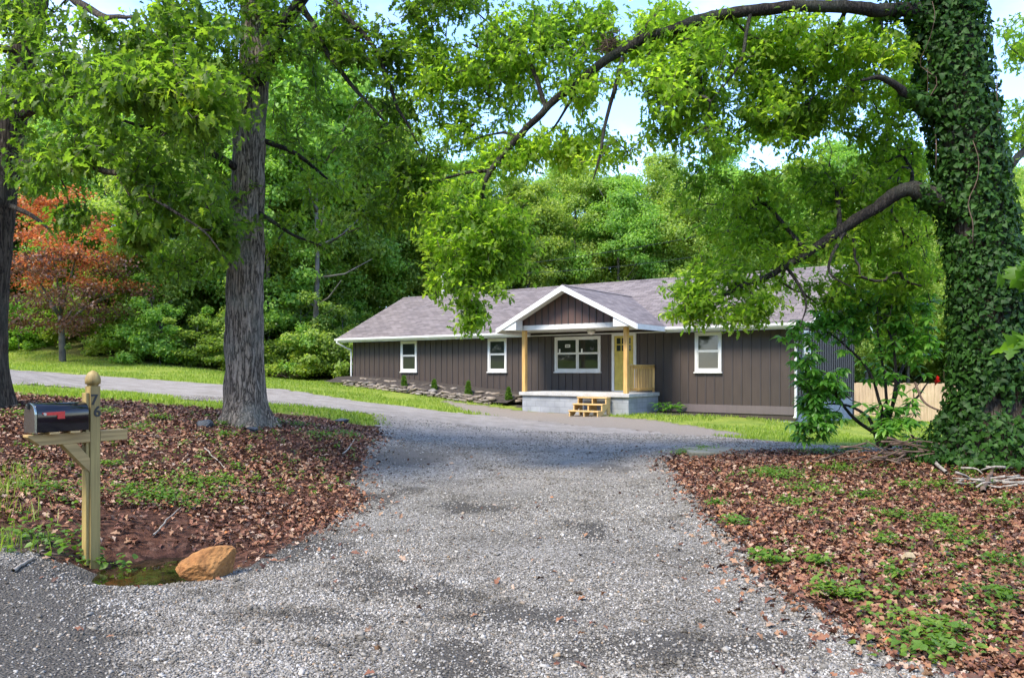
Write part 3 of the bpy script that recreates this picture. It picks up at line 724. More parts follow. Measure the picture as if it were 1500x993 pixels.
b.prism([(pcs-hwg, gb), (pcs+hwg, gb), (pcs, ZP-.1)], 1, -2.17, -2.1); b.mark(); b.mat2 = BATTEN; k = -hwg+.12
while k < hwg:
    zt = ZP-.11-abs(k)*PIT
    if zt-gb > .05: b.box(pcs+k-.018, pcs+k+.018, -2.192, -2.165, gb, zt)
    k += .27
b.build('gable_wall', GABLE, house)
b = MB(); b.box(ps0-.1, ps1+.1, -2.175, -1.95, CEI+.004, gb-.002); b.build('porch_beam', WHITE, house)
b = MB(); b.box(pc0+.87, pc1-.87, -1.948, -.026, CEI, CEI+.016); b.build('porch_ceiling', WHITE, house)
# railing
b = MB(); b.box(ps1-.045, ps1+.045, -1.978, -.03, FLOOR+.9, FLOOR+.94); b.box(ps1-.02, ps1+.02, -1.978, -.03, FLOOR+.81, FLOOR+.899); b.box(ps1-.02, ps1+.02, -1.978, -.03, FLOOR+.08, FLOOR+.17)
rl = b.build('railing', WOOD, house, bevel=.004)
tb = -1.92
while tb < -.1:
    b = MB(); b.box(ps1+.021, ps1+.046, tb-.016, tb+.016, FLOOR+.06, FLOOR+.895); b.build('baluster', WOOD, rl); tb += .115
b = MB(); b.box(ps1-.04, ps1+.04, -.028, -.0-.024+.09, FLOOR+.002, FLOOR+.95); b.build('railing_post', WOOD, rl)
# porch lamp
ls = S(866, -1.2); b = MB(); b.tube([(ls, -1.2, CEI-.002), (ls, -1.2, CEI-.05)], .15, 20); lamp = b.build('ceiling_lamp', METAL, house)
b = MB(); b.tube([(ls, -1.2, CEI-.052), (ls, -1.2, CEI-.1), (ls, -1.2, CEI-.15), (ls, -1.2, CEI-.175)], [.14, .13, .09, .03], 20); b.build('lamp_shade', LAMPG, lamp, True)
# wooden steps: a loose unit set against the porch
s0 = S(836, -2.9); s1 = S(889, -2.5); sw_ = 1.12; sc0 = (S(835, -3.0)+S(880, -3.0))/2
p = W2(sc0, -2.31); gzs = h1(*W2(sc0, -2.9))
steps = empty('porch_steps', (p[0], p[1], gzs-.02), math.atan2(HU[1], HU[0]), 'small raw wood open riser steps leading up to the porch slab', 'steps')
rise = (FLOOR-.1-gzs)/3; run = .27
b = MB()
for k in range(3): b.box(-sw_/2, sw_/2, -run*(3-k)-.02, -run*(2-k)+.0, rise*(k+1)-.04, rise*(k+1))
b.build('tread', WOODX, steps, bevel=.004)
for q in (-sw_/2+.02, 0, sw_/2-.06):
    pts = [(-.0, 0), (-.0, rise*3-.041), (-run, rise*3-.041), (-run, rise*2-.041), (-2*run, rise*2-.041), (-2*run, rise-.041), (-3*run, rise-.041), (-3*run, 0), (-2.3*run, 0), (-.18, rise*1.4), (-.18, 0)]
    b = MB(); b.prism(pts, 0, q, q+.04); b.build('stringer', WOODX, steps)

# ------------------------------------------------------------------ stones, bed and shrubs before the house
def stones_mesh(items):
    n = len(items); pos = np.array([i[0] for i in items]); sx = np.array([i[1] for i in items]); yaw = np.array([i[2] for i in items])
    # bevelled irregular slab with 24 verts: three squashed rings of eight
    a = np.arange(8)*math.pi/4; T = []
    for zz, rr in ((-1, .82), (-.45, 1), (.5, 1), (1, .78)): T.append(np.stack([np.sign(np.cos(a))*np.abs(np.cos(a))**.6*rr, np.sign(np.sin(a))*np.abs(np.sin(a))**.6*rr, 0*a+zz], 1))
    T = np.concatenate(T); F = [np.array([(8*r_+k, 8*r_+(k+1) % 8, 8*r_+8+(k+1) % 8, 8*r_+8+k) for r_ in range(3) for k in range(8)]), np.array([tuple(range(7, -1, -1)), tuple(range(24, 32))])]
    TT = T[None]*sx[:, None]*(1+rng.normal(0, .09, (n, 32, 1)))+rng.normal(0, .012, (n, 32, 3))
    d = np.stack([np.cos(yaw), np.sin(yaw), rng.normal(0, .1, n)], 1); d = nrm(d); u = nrm(np.stack([rng.normal(0, .1, n), rng.normal(0, .1, n), np.ones(n)], 1)); s = np.cross(u, d)
    return instances(TT, F, pos, d, s, u, np.ones(n))
hy = math.atan2(HU[1], HU[0])
def border(name, t, s0, s1, courses, label, off=0):
    it = []
    for c in range(courses):
        s = s0+rng.uniform(0, .2)
        while s < s1:
            l = rng.uniform(.1, .24); hh = rng.uniform(.034, .055); q = W2(s+l, t+.05*c+rng.normal(0, .04))
            if c < courses-1 or rng.uniform() < .8: it.append(((q[0], q[1], h1(*q)+off+.045+.085*c), (l, rng.uniform(.1, .17), hh), hy+rng.normal(0, .25)))
            s += 2*l*.96
    V, F = stones_mesh(it); return tag(mesh(name, V, F, STONE), label, 'stone border')
border('stone_border', -1.5, S(500, -1.5), S(712, -1.5), 3, 'lower tier of dry stacked tan fieldstones edging the grass by the house')
border('stone_border', -.75, S(522, -.75), S(757, -.75), 3, 'upper tier of dry stacked fieldstones against the brown siding', .08)
for px, py, l, lab in ((738, 586, .42, 'wide flat pale stone slab at the porch end of the stone border'), (716, 583, .3, 'tilted tan flat stone leaning beside the wide slab near the porch')):
    q = hit(px, py); V, F = stones_mesh([((0, 0, .05), (l, .2, .05), hy), ((.06, .03, .14), (l*.8, .18, .045), hy+.2)] if l > .4 else [((0, 0, .08), (l, .17, .06), hy+.4)])
    o = mesh('flat_stone', V, F, STONE); o.location = q; tag(o, lab, 'stone')
# soil bed between the tiers
b = MB(); nS = 40; V = []
for i in range(nS+1):
    s = -.3+(S(757, -.8)+.3)*i/nS
    for t, up in ((-1.45, .1), (-1.0, .2), (-.7, .3), (-.02, .36)):
        q = W2(s, t); V.append((q[0], q[1], h1(*q)+up+.03*random.random()))
F = [(4*i+k, 4*i+4+k, 4*i+5+k, 4*i+1+k) for i in range(nS) for k in range(3)]
SOIL = rough_mat('mulch', (.02,.015,.012), (.07,.055,.042), 12, .95, .8, .04, grain=40)
kind(mesh('planting_bed', V, F, SOIL, smooth=True), 'structure')
def cone_shrub(px, py, hgt, lab):
    k = hit(px, py); t = -1.05; s = S(px, t); q = W2(s, t); z0 = h1(*q)+.15
    e = empty('arborvitae_shrub', (q[0], q[1], z0), 0, lab, 'shrub', 'young conical shrubs along the house wall')
    n = 700; hz = rng.uniform(0.02, 1, n)**1.2; a = rng.uniform(0, 6.28, n); r_ = hgt*.24*(1-hz)**.7*np.sqrt(rng.uniform(.2, 1, n))
    pos = np.stack([r_*np.cos(a), r_*np.sin(a), hz*hgt], 1); d = nrm(np.stack([np.cos(a)*.5, np.sin(a)*.5, 1+0*a], 1)+rng.normal(0, .25, (n, 3))); s_ = nrm(np.cross(d, rng.normal(0, 1, (n, 3)))); u = np.cross(d, s_)
    V, F = instances(QUAD*np.array([1, .5, 1]), QUADF, pos, d, s_, u, rng.uniform(.08, .14, n)); mesh('crown', V, F, G_WEED, e)
    b = MB(); b.tube([(0, 0, -.1), (0, 0, hgt*.5)], .012, 5); b.build('trunk', TWIG, e)
for px, lab in ((592, 'small conical green shrub below the leftmost house window'), (636, 'small conical green shrub second from the left along the siding'),
                (686, 'small conical green shrub left of the window next to the porch'), (745, 'small conical green shrub closest to the porch slab')): cone_shrub(px, 572, rng.uniform(.42, .52), lab)

# ------------------------------------------------------------------ mailbox
MBASE = hit(131, 811); MBASE = np.array([(136-CX)/FPX*7.0, 7.0, 0]); MBASE[2] = h1(MBASE[0], MBASE[1])
n_ = np.array([-.562, -.827])                      # from the post out over the road
mb = empty('mailbox', (MBASE[0], MBASE[1], MBASE[2]), math.atan2(n_[1], n_[0]), 'glossy black mailbox with red flag on a raw pine post numbered 76', 'mailbox')
zc0 = HC-MBASE[2]
pt = zc0-.135                     # post top
b = MB(); b.box(-.045, .045, -.045, .045, -.3, pt); b.build('post', PTWOOD, mb, bevel=.004)
b = MB(); b.tube([(0, 0, pt+.001), (0, 0, pt+.02)], .052, 4)
V, F = tube([(0, 0, pt+.012), (0, 0, pt+.02), (0, 0, pt+.06), (0, 0, pt+.095), (0, 0, pt+.122), (0, 0, pt+.138)], [.045, .063, .065, .054, .034, .008], 20)
b.add(V, [tuple(f_) for f_ in F]+[tuple(range(100, 120))]); b.build('finial', PTWOOD, mb, True)
b = MB(); b.box(.046, .075, -.045, .03, .02, pt-.06); b.build('backing_board', PTWOOD, mb, bevel=.003)
az = zc0-.63; ah = .095
b = MB()
b.prism([(.0455, az), (.0455, az+ah), (.56, az+ah), (.56, az+ah-.02), (.46, az)], 1, -.046, .046); b.box(-.295, -.0455, -.046, .046, az, az+ah)
b.build('arm', PTWOODX, mb, bevel=.004)
b = MB(); b.prism([(.046, az-.27), (.046, az-.14), (.16, az-.001), (.285, az-.001)], 1, -.042, .042); b.build('brace', PTWOODX, mb, bevel=.003)
for k in (.2, .37):
    b = MB(); b.box(k-.04, k+.04, -.1, .1, az+ah+.001, az+ah+.017); b.build('mounting_block', WOODX, mb)
bw, bh, bl0, bl1 = .092, .245, .08, .51; zb = az+ah+.018
prof = [(-bw, zb), (bw, zb)]+[(bw*math.cos(a), zb+bh-bw+bw*math.sin(a)) for a in np.linspace(0, math.pi, 15)]
b = MB(); b.prism(prof, 0, bl0, bl1); box = b.build('box', BLACK, mb, bevel=.005)
for f_ in box.data.polygons: f_.use_smooth = abs(f_.normal.x) < .5
pr2 = [(y_*1.04, zb+(z_-zb)*1.03-.004) for y_, z_ in prof]
b = MB(); b.prism(pr2, 0, bl1+.001, bl1+.02); dr = b.build('door', DOORM, box, bevel=.004)
b = MB(); b.box(bl1+.021, bl1+.035, -.012, .012, zb+bh-.05, zb+bh-.0); b.build('handle', BLACKD, dr)
# the flag hangs level on the side turned to the camera (local +y)
fy = bw+.004
b = MB(); b.prism([(.475, zb+.165), (.29, zb+.172), (.29, zb+.11), (.35, zb+.11), (.35, zb+.142), (.46, zb+.142)], 1, fy, fy+.006); fl = b.build('flag', REDP, box)
b = MB(); b.tube([(.455, fy-.003, zb+.154), (.455, fy+.016, zb+.154)], .012, 10); b.build('flag_pivot', METAL, fl)
def digit(ch, size, x, y, z, parent):
    """a solid numeral on the post face whose outward normal is local +y"""
    cu = bpy.data.curves.new('numeral', 'FONT'); cu.body = ch; cu.size = size; cu.extrude = .003; cu.offset = .0025; cu.align_x = 'CENTER'
    t = bpy.data.objects.new('numeral_source', cu); COL.objects.link(t)
    dg = bpy.context.evaluated_depsgraph_get(); me = bpy.data.meshes.new_from_object(t.evaluated_get(dg)); bpy.data.objects.remove(t)
    me.materials.clear(); me.materials.append(BLACKD)
    o = bpy.data.objects.new('house_number', me); COL.objects.link(o); o.parent = parent
    o.location = (x, y, z); o.rotation_euler = (R(90), 0, R(180)); o['label'] = 'black metal numeral %s' % ch
# local +y is the face turned to the camera's right
digit('7', .13, .012, .0477, zc0-.30, mb); digit('6', .13, -.014, .0477, zc0-.405, mb)

# puddle, rocks
a = np.linspace(0, 2*math.pi, 48, endpoint=False)
V = [(PUD[0], PUD[1], 0)]+[(PUD[0]+.66*math.cos(t)*(1+.12*math.sin(3*t)), PUD[1]+.66*math.sin(t)*(1+.1*math.cos(2*t+1)), 0) for t in a]
pz = h1(PUD[0], PUD[1])+.095
V = [(q[0], q[1], pz) for q in V]
def m_water():
    m, nt, b = node_mat('puddle_water'); n = noise(nt, 5, 4, coords(nt)); r = ramp(nt, n.outputs[0], [(.35,(.007,.008,.003)),(.6,(.026,.019,.007)),(.8,(.05,.027,.011))]); nt.links.new(r.outputs[0], b.inputs['Base Color'])
    b.inputs['Roughness'].default_value = .04; b.inputs['Specular IOR Level'].default_value = .6
    n2 = noise(nt, 9, 2, coords(nt)); bump(nt, b, n2.outputs[0], .08, .01); return m
kind(mesh('puddle_water', V, [(0, i+1, (i+1) % 48+1) for i in range(48)], m_water(), smooth=True), 'structure')
def rock(name, pos, size, yaw, mat, lab, cat='rock', cuts=14, seed=1, tilt=0):
    import bmesh
    bm = bmesh.new(); bmesh.ops.create_icosphere(bm, subdivisions=5, radius=1); r2 = np.random.default_rng(seed)
    pl_ = [(nrm(r2.normal(0, 1, 3)), r2.uniform(.5, .85)) for _ in range(cuts)]
    for v in bm.verts:
        p = np.array(v.co)
        for nn, dd_ in pl_:
            q = p @ nn
            if q > dd_: p = p-nn*(q-dd_)
        v.co = p*np.array(size)*(1+.11*(float(fbm(np.array([p*3.5+seed]), 4)[0])-.5)+.07*(float(vnoise(np.array([p*14]))[0])-.5))
    me = bpy.data.meshes.new(name); bm.to_mesh(me); bm.free(); me.materials.append(mat)
    o = bpy.data.objects.new(name, me); COL.objects.link(o); o.location = pos; o.rotation_euler = (0, tilt, yaw); tag(o, lab, cat); return o
q = P(307, 822, 6.62)
rock('orange_rock', (q[0], q[1], h1(q[0], q[1])+.1), (.28, .2, .17), .45, ORANGE, 'big angular orange sandstone rock at the edge of the puddle', seed=12, tilt=-.25, cuts=10)
q = hit(1332, 822); rock('tan_rock', (q[0], q[1], q[2]+.02), (.11, .07, .06), .8, TANROCK, 'small tan stone half buried in the leaves of the right bank', seed=9)
for px, py, sz_, lab, sd2 in ((298, 625, (.17, .14, .11), 'dark blue grey stone left of the big oak trunk', 3), (397, 617, (.2, .14, .08), 'dark stone right of the big oak trunk base', 4), (369, 633, (.14, .1, .09), 'dark stone just in front of the big oak roots', 8), (500, 618, (.22, .16, .07), 'low grey brown stone in the grass strip right of the big oak', 6)):
    q = hit(px, py); rock('dark_rock', (q[0], q[1], q[2]+.03), sz_, sd2, DARKROCK, lab, seed=sd2)
q0 = hit(1085, 662); q1 = np.array([q0[0], q0[1]+.6, 0])
b = MB(); b.box(-.95, .95, -.35, .75, -.1, .07); o = b.build('concrete_slab', SLAB, None, bevel=.02); o.location = (q0[0], q0[1], q0[2]-.05); o.rotation_euler = (0, 0, -.08); tag(o, 'weathered flat concrete slab between the gravel and the right leaf bank', 'slab')

# ------------------------------------------------------------------ trees
def rough_tube(path, radii, sides, n, amp, ridge=True, flare=None, seed=0):
    p = spline(path, n); r_ = np.interp(np.linspace(0, 1, n), np.linspace(0, 1, len(radii)), radii)
    V, F = tube(p, r_, sides); c = np.repeat(p, sides, 0); d = nrm(V-c)
    q = V*np.array([9, 9, 1.4])+seed
    k = np.abs(fbm(q, 3)-.5)*2 if ridge else fbm(V*3+seed)
    V = V+d*((k-.25)*amp*np.repeat(np.minimum(1, r_/.12), sides))[:, None]
    if flare:
        ang = np.arctan2(d[:, 1], d[:, 0]); hh = np.clip(1-(V[:, 2]-p[0, 2]-.25)/flare[0], 0, 1.3)
        V = V+d*(hh**2.6*flare[1]*(.35+.75*np.maximum(0, np.cos(ang*3+seed))**2+.6*np.maximum(0, np.cos(ang*5+1+seed))**2))[:, None]
    return V, F
def limb(name, pts, radii, mat, parent, sides=12, amp=.045, n=None):
    n = n or 14*len(pts); pts = spline(pts, 5*len(pts)); L_ = np.linalg.norm(pts[-1]-pts[0]); k_ = np.minimum(np.arange(len(pts)), 3)[:, None]/3*.022*min(L_, 4)
    pts = pts+k_*(np.stack([fbm(pts*1.9+11*j, 2) for j in range(3)], 1)-.5)*2; V, F = rough_tube(pts, radii, sides, n, amp, True, seed=len(radii))
    V = V-np.array(parent.location); mesh(name, V, F, mat, parent, True); return spline(pts, n)
def clump_points(cl):
    out = []
    for px, py, Y, rx, ry, rY, n in cl:
        k = 0; n = int(n*SPR); got = []
        while k < n:
            q = rng.normal(0, .52, (n*3, 3)); q = q[(q**2).sum(1) < 1.15]
            Yp = Y+q[:, 2]*rY; p = np.stack([(px+q[:, 0]*rx-CX)/FPX*Yp, Yp, HC-(py+q[:, 1]*ry-HY)/FPX*Yp], 1)
            keep = fbm(p*1.5+3.3, 2) > .44
            got.append(p[keep]); k += keep.sum()
        out.append(np.concatenate(got)[:n])
    return np.concatenate(out)
SPR = 1.0
def foliage(parent, skel, sprays, mat, T, TF, size, per=13, droop=.35, twig=TWIG, spread=.16, crown='crown'):
    """twigs grow from the skeleton to every spray; leaves stand round each twig end"""
    skel = np.asarray(skel); d0 = np.sqrt(((sprays[:, None]-skel[None, ::2])**2).sum(-1)).min(1)
    sprays = sprays[np.argsort(d0)]; n = len(sprays); nodes = np.vstack([skel, sprays]); m = len(skel); par = np.zeros(n, int)
    for i in range(n):
        dd_ = ((nodes[:m+i]-sprays[i])**2).sum(1)
        dd_[:m] *= 1.6
        par[i] = int(np.argmin(dd_))
    desc = np.ones(n)
    for i in range(n-1, -1, -1):
        if par[i] >= m: desc[par[i]-m] += desc[i]
    A = nodes[par]; B = sprays; r0 = np.minimum(.0035+.0026*np.sqrt(desc), .03); L = np.linalg.norm(B-A, axis=1)
    mid = (A+B)/2+rng.normal(0, .08, (n, 3))*L[:, None]+np.array([0, 0, .05])*L[:, None]
    # three sided tubes A - mid - B
    t = nrm(B-A); a1 = nrm(np.cross(t, np.array([.31, .22, .92]))); a2 = np.cross(t, a1); V = np.empty((n, 9, 3))
    for j, (c, rr) in enumerate(((A, r0), (mid, r0*.85), (B, r0*.6))):
        for k in range(3):
            an = k*2.0944; V[:, 3*j+k] = c+rr[:, None]*(math.cos(an)*a1+math.sin(an)*a2)
    TFc = np.array([(3*j+k, 3*j+(k+1) % 3, 3*j+3+(k+1) % 3, 3*j+3+k) for j in range(2) for k in range(3)])
    loc = np.array(parent.location)
    mesh('twigs', V.reshape(-1, 3)-loc, (TFc[None]+(np.arange(n)*9)[:, None, None]).reshape(-1, 4), twig, parent)
    # leaves
    cnt = rng.integers(int(per*.7), int(per*1.3)+1, n); ii = np.repeat(np.arange(n), cnt); N_ = len(ii)
    back = rng.uniform(0, 1, N_)**1.3; pos = B[ii]-t[ii]*(back*np.minimum(L[ii], .35))[:, None]+rng.normal(0, 1, (N_, 3))*np.array([1, 1, .6])*spread*.55
    d = nrm(t[ii]*.55+rng.normal(0, .75, (N_, 3))+np.array([0, 0, -droop]))
    up = nrm(np.array([0, 0, 1.])+rng.normal(0, .45, (N_, 3))); s = nrm(np.cross(up, d)); u = np.cross(d, s)
    V, F = instances(T, TF, pos-loc, d, s, u, rng.uniform(size*.6, size*1.2, N_)); mesh(crown, V, F, mat, parent)

# --- ivy clad oak on the right
rb = P(1452, 668, 11.5); rb[2] = h1(rb[0], rb[1])
oakR = empty('ivy_oak_tree', rb, 0, 'huge oak with ivy covered trunk spreading two long limbs from the right bank', 'tree')
tpath = [rb-np.array([0, 0, .3]), P(1452, 560, 11.5), P(1444, 400, 11.5), P(1416, 220, 11.5), P(1388, 40, 11.5), P(1375, -120, 11.5), P(1350, -330, 11.6), P(1330, -560, 11.7)]
V, F = rough_tube(tpath, [.52, .40, .36, .34, .32, .28, .2, .1], 28, 110, .07, True, (1.2, .3)); mesh('trunk', V-rb, F, DBARK, oakR, True)
skR = [spline(tpath, 40)[8:]]
LB = lambda pts, r_, **k: skR.append(limb('limb', [P(*q) for q in pts], r_, LIMB, oakR, **k))
LB([(1392,45,11.5),(1330,18,11.4),(1240,12,11.2),(1100,14,11.2),(1000,38,11.4),(890,88,11.6),(800,158,11.8),(720,250,12.0),(703,305,12.05),(690,365,12.1),(680,420,12.1)], [.17,.105,.088,.083,.078,.07,.056,.042,.026,.014,.007])
LB([(1436,330,11.5),(1365,288,11.6),(1320,285,11.7),(1240,332,11.9),(1150,388,12.0),(1060,432,12.1),(1005,455,12.2)], [.2,.135,.108,.082,.055,.035,.012])
LB([(1420,200,11.5),(1345,150,11.3),(1300,118,11.1),(1262,118,11.0)], [.12,.07,.045,.015])
for pts, r_ in (([(890,88,11.6),(915,70,11.9),(960,20,12.4),(1000,-60,12.8)], [.05,.04,.03,.015]), ([(912,85,11.5),(885,190,11.3),(880,230,11.2),(868,262,11.2)], [.035,.025,.02,.008]),
  ([(800,158,11.8),(760,70,12.4),(700,20,13)], [.04,.03,.01]), ([(850,118,11.7),(815,180,12.1),(785,215,12.3)], [.025,.018,.006]), ([(760,205,11.9),(730,195,12.4),(660,220,12.8)], [.03,.02,.008]), ([(720,250,12),(650,262,12.4),(600,300,12.6)], [.03,.02,.008]),
  ([(703,305,12.05),(740,340,12.3),(770,370,12.4)], [.022,.014,.005]), ([(690,365,12.1),(690,440,12.1),(684,480,12.1)], [.014,.01,.004]),
  ([(1230,338,11.9),(1225,280,12.3),(1215,240,12.6)], [.045,.03,.01]), ([(1180,368,11.95),(1120,300,12.4),(1085,320,12.6)], [.04,.025,.008]), ([(1240,332,11.9),(1215,395,11.7),(1255,425,11.6)], [.035,.02,.006]),
  ([(1150,388,12),(1180,440,11.8),(1172,478,11.6)], [.03,.018,.006]), ([(1290,305,11.8),(1335,260,12.4),(1300,190,12.9)], [.05,.03,.01]), ([(1100,14,11.2),(1085,90,11),(1040,150,10.9)], [.03,.02,.006]),
  ([(1240,12,11.2),(1200,90,11.6),(1140,170,12)], [.035,.022,.006]), ([(1375,-120,11.5),(1250,-200,11),(1050,-260,10.6),(800,-300,10.6)], [.2,.15,.1,.03]), ([(1375,-100,11.5),(1500,-200,11),(1650,-260,10.5)], [.18,.12,.04]), ([(1360,-240,11.5),(1200,-420,12.5),(950,-480,13.5)], [.16,.1,.03]),
  ([(1250,-200,11),(1130,-170,9.6),(1000,-200,8.6)], [.09,.06,.02]), ([(1436,300,11.5),(1490,230,12.4),(1540,180,13)], [.09,.06,.02])): LB(pts, r_, sides=7, amp=.01, n=16)
skR = np.concatenate(skR)
clR = [(690,330,12.2,80,75,.8,150),(690,395,12.1,75,55,.6,110),(690,462,12.1,26,32,.3,30),(640,265,12.5,70,45,.7,70),(745,345,12.3,50,70,.6,70),(770,235,12.4,70,40,.7,70),(720,110,12.8,95,75,1,230),(620,130,12.8,50,60,.8,60),
 (820,50,12.2,110,60,1,190),(930,40,12.2,90,50,1,150),(870,215,12,60,35,.8,60),(1180,60,11.7,80,50,.9,110),(1290,70,11.7,60,50,.8,90),(870,125,12,60,40,.7,60),(800,215,12.2,50,40,.6,50),(680,190,12.6,50,40,.6,40),(1060,190,11.6,80,50,.9,80),(950,110,11.6,60,50,.8,70),(1010,130,11.0,55,70,.8,110),(1060,60,11.6,80,50,1,140),(1130,130,11.8,80,80,1,190),(1230,110,12,70,70,1,130),
 (1170,230,12.6,140,70,1.2,190),(1070,300,12.7,100,70,1,160),(1040,420,12.2,70,55,.7,110),(1010,450,12.2,36,40,.4,40),(1110,450,12,60,40,.6,60),(1250,310,13,110,80,1.2,180),(1310,190,12.9,60,80,1,130),(1330,110,12.6,40,50,.7,45),(1190,190,12.2,70,36,.7,70),(640,80,12.7,80,60,.9,70),(980,190,12,50,40,.6,40),(1170,370,12.6,110,60,1,130),(1320,390,13.2,50,70,1,150),(1300,460,13.6,70,50,1,110),(1230,300,13.4,110,70,1.2,70),(1330,260,13.6,50,90,1,120),(1240,420,12.6,80,40,.8,60),
 (1490,200,13,40,70,.8,30),(1500,60,12.5,50,60,.8,35),
 (1050,-190,10.8,260,110,1.6,130),(760,-260,10.8,240,120,1.6,70),(1330,-320,11.5,260,150,2,180),(950,-430,13.2,260,120,2,60),(1600,-230,10.6,150,120,1.5,120),(1040,-180,8.8,160,80,1.1,60)]
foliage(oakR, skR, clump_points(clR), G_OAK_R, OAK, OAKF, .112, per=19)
# ivy on its trunk
p = spline(tpath, 400); n = 30000; ti = (rng.uniform(0, 1, n)**1.15*.74*399).astype(int); rr = np.interp(np.linspace(0, 1, 400), np.linspace(0, 1, 8), [.54, .41, .37, .35, .34, .29, .22, .1])[ti]
a = rng.uniform(0, 2*math.pi, n); zz = p[ti][:, 2]-rb[2]; lump = .10*fbm(np.stack([np.cos(a)*1.6, np.sin(a)*1.6, zz*1.1], 1), 2)
rr = rr+lump+rng.uniform(-.02, .14, n)+.55*np.clip(1-zz/.9, 0, 1)**1.5*rng.uniform(.2, 1, n)
o_ = np.stack([np.cos(a), np.sin(a), 0*a], 1); pos = p[ti]+o_*rr[:, None]+np.array([0, 0, .03]); pos[:, 2] = np.maximum(pos[:, 2], rb[2]+.02)
u = nrm(o_+rng.normal(0, .5, (n, 3))+np.array([0, 0, .45])); d = nrm(np.array([0, 0, -.8])+rng.normal(0, .55, (n, 3))); s = nrm(np.cross(u, d)); d = np.cross(s, u)
for pts, r_, frac in (([(1392,45,11.5),(1330,18,11.4),(1240,12,11.2)], .13, .75), ([(1436,330,11.5),(1365,288,11.6),(1320,285,11.7)], .15, .7), ([(1420,200,11.5),(1345,150,11.3),(1300,118,11.1)], .09, .7)):
    lp = spline([P(*q) for q in pts], 200); m_ = 900; li = (rng.uniform(0, 1, m_)**1.5*199*frac).astype(int); tt = nrm(np.gradient(lp, axis=0))[li]; o2 = nrm(np.cross(tt, rng.normal(0, 1, (m_, 3))))
    pos = np.vstack([pos, lp[li]+o2*(r_+rng.uniform(-.03, .07, m_))[:, None]]); u2 = nrm(o2+rng.normal(0, .5, (m_, 3))); d2 = nrm(np.array([0, 0, -.8])+rng.normal(0, .6, (m_, 3))); s2 = nrm(np.cross(u2, d2)); d = np.vstack([d, np.cross(s2, u2)]); s = np.vstack([s, s2]); u = np.vstack([u, u2])
keep = fbm(pos*np.array([2.2, 2.2, 1.6]), 3) > .32; pos, d, s, u = pos[keep], d[keep], s[keep], u[keep]; n = len(pos)
V, F = instances(IVYL, IVYF, pos-rb, d, s, u, .028+.085*rng.uniform(0, 1, n)**1.5); mesh('ivy', V, F, G_IVY, oakR)
b = MB()
for k in range(15):
    a0 = rng.uniform(0, 6.28); z0 = rng.uniform(0, 5.5); i0 = int(np.argmin(abs(p[:, 2]-rb[2]-z0))); pts = []
    for j in range(6):
        i = min(i0+j*9, 399); r_ = np.interp(i/399, np.linspace(0, 1, 8), [.66, .5, .46, .44, .42, .36, .28, .1])+rng.uniform(.04, .16); aa = a0+.1*j+rng.normal(0, .12); pts.append(p[i]+r_*np.array([math.cos(aa), math.sin(aa), 0])-rb)
    b.tube(spline(pts, 14), np.linspace(.008, .004, 14), 5)
b.build('dead_vine', ROTWOOD, oakR, True)

# --- big oak left of centre
cb = P(362, 622, 13.9); cb[2] = h1(cb[0], cb[1])
oakC = empty('oak_tree', cb, 0, 'tall oak with thick furrowed grey trunk standing between the mailbox and the house', 'tree')
tpath = [cb-np.array([0, 0, .25]), P(358, 540, 13.9), P(360, 430, 13.9), P(362, 300, 13.9), P(366, 190, 13.9), P(374, 90, 13.9), P(372, -40, 14), P(372, -200, 14), P(378, -420, 14), P(385, -640, 14)]
V, F = rough_tube(tpath, [.40, .325, .31, .29, .27, .26, .23, .19, .13, .05], 56, 220, .075, True, (.75, .2), 4); mesh('trunk', V-cb, F, BARK, oakC, True)
skC = [spline(tpath, 60)[22:]]
LC = lambda pts, r_, **k: skC.append(limb('limb', [P(*q) for q in pts], r_, LIMB, oakC, **k))
for pts, r_ in (([(368,150,13.9),(385,105,13.7),(408,50,13.4),(440,5,13.1),(480,-60,12.8),(560,-160,12.4)], [.13,.12,.11,.1,.09,.04]), ([(440,5,13.1),(475,70,12.8),(520,130,12.7),(555,170,12.6),(575,190,12.6)], [.06,.045,.035,.02,.008]),
  ([(470,-40,12.9),(500,20,12.6),(545,65,12.4),(570,120,12.3),(600,190,12.3),(622,235,12.3)], [.06,.05,.04,.032,.022,.008]), ([(362,260,13.9),(300,220,13.2),(230,190,12.4),(150,170,11.6)], [.07,.055,.04,.012]), ([(362,300,13.9),(420,340,13.6),(470,360,13.4)], [.045,.03,.01]),
  ([(370,200,13.9),(440,230,14.2),(500,280,14.4)], [.06,.04,.012]), ([(362,330,13.9),(310,370,13.4),(260,400,13)], [.035,.025,.008]), ([(372,-60,14),(250,-110,13),(100,-120,12)], [.14,.1,.03]), ([(372,-150,14),(480,-260,13.2),(640,-330,12.4),(760,-360,12)], [.14,.11,.07,.02]),
  ([(372,-120,14),(330,-220,12.6),(280,-260,11.2),(250,-260,10)], [.12,.09,.06,.02]), ([(376,-300,14),(250,-420,14),(80,-480,14)], [.1,.07,.02]), ([(378,-380,14),(480,-520,14.5),(600,-560,15)], [.1,.06,.02]), ([(366,180,13.9),(310,120,13.4),(240,90,13),(180,60,12.6)], [.07,.05,.03,.01]), ([(480,-60,12.8),(600,-60,12.6),(680,-20,12.5)], [.05,.03,.01])): LC(pts, r_, sides=8, amp=.012, n=18)
skC = np.concatenate(skC)
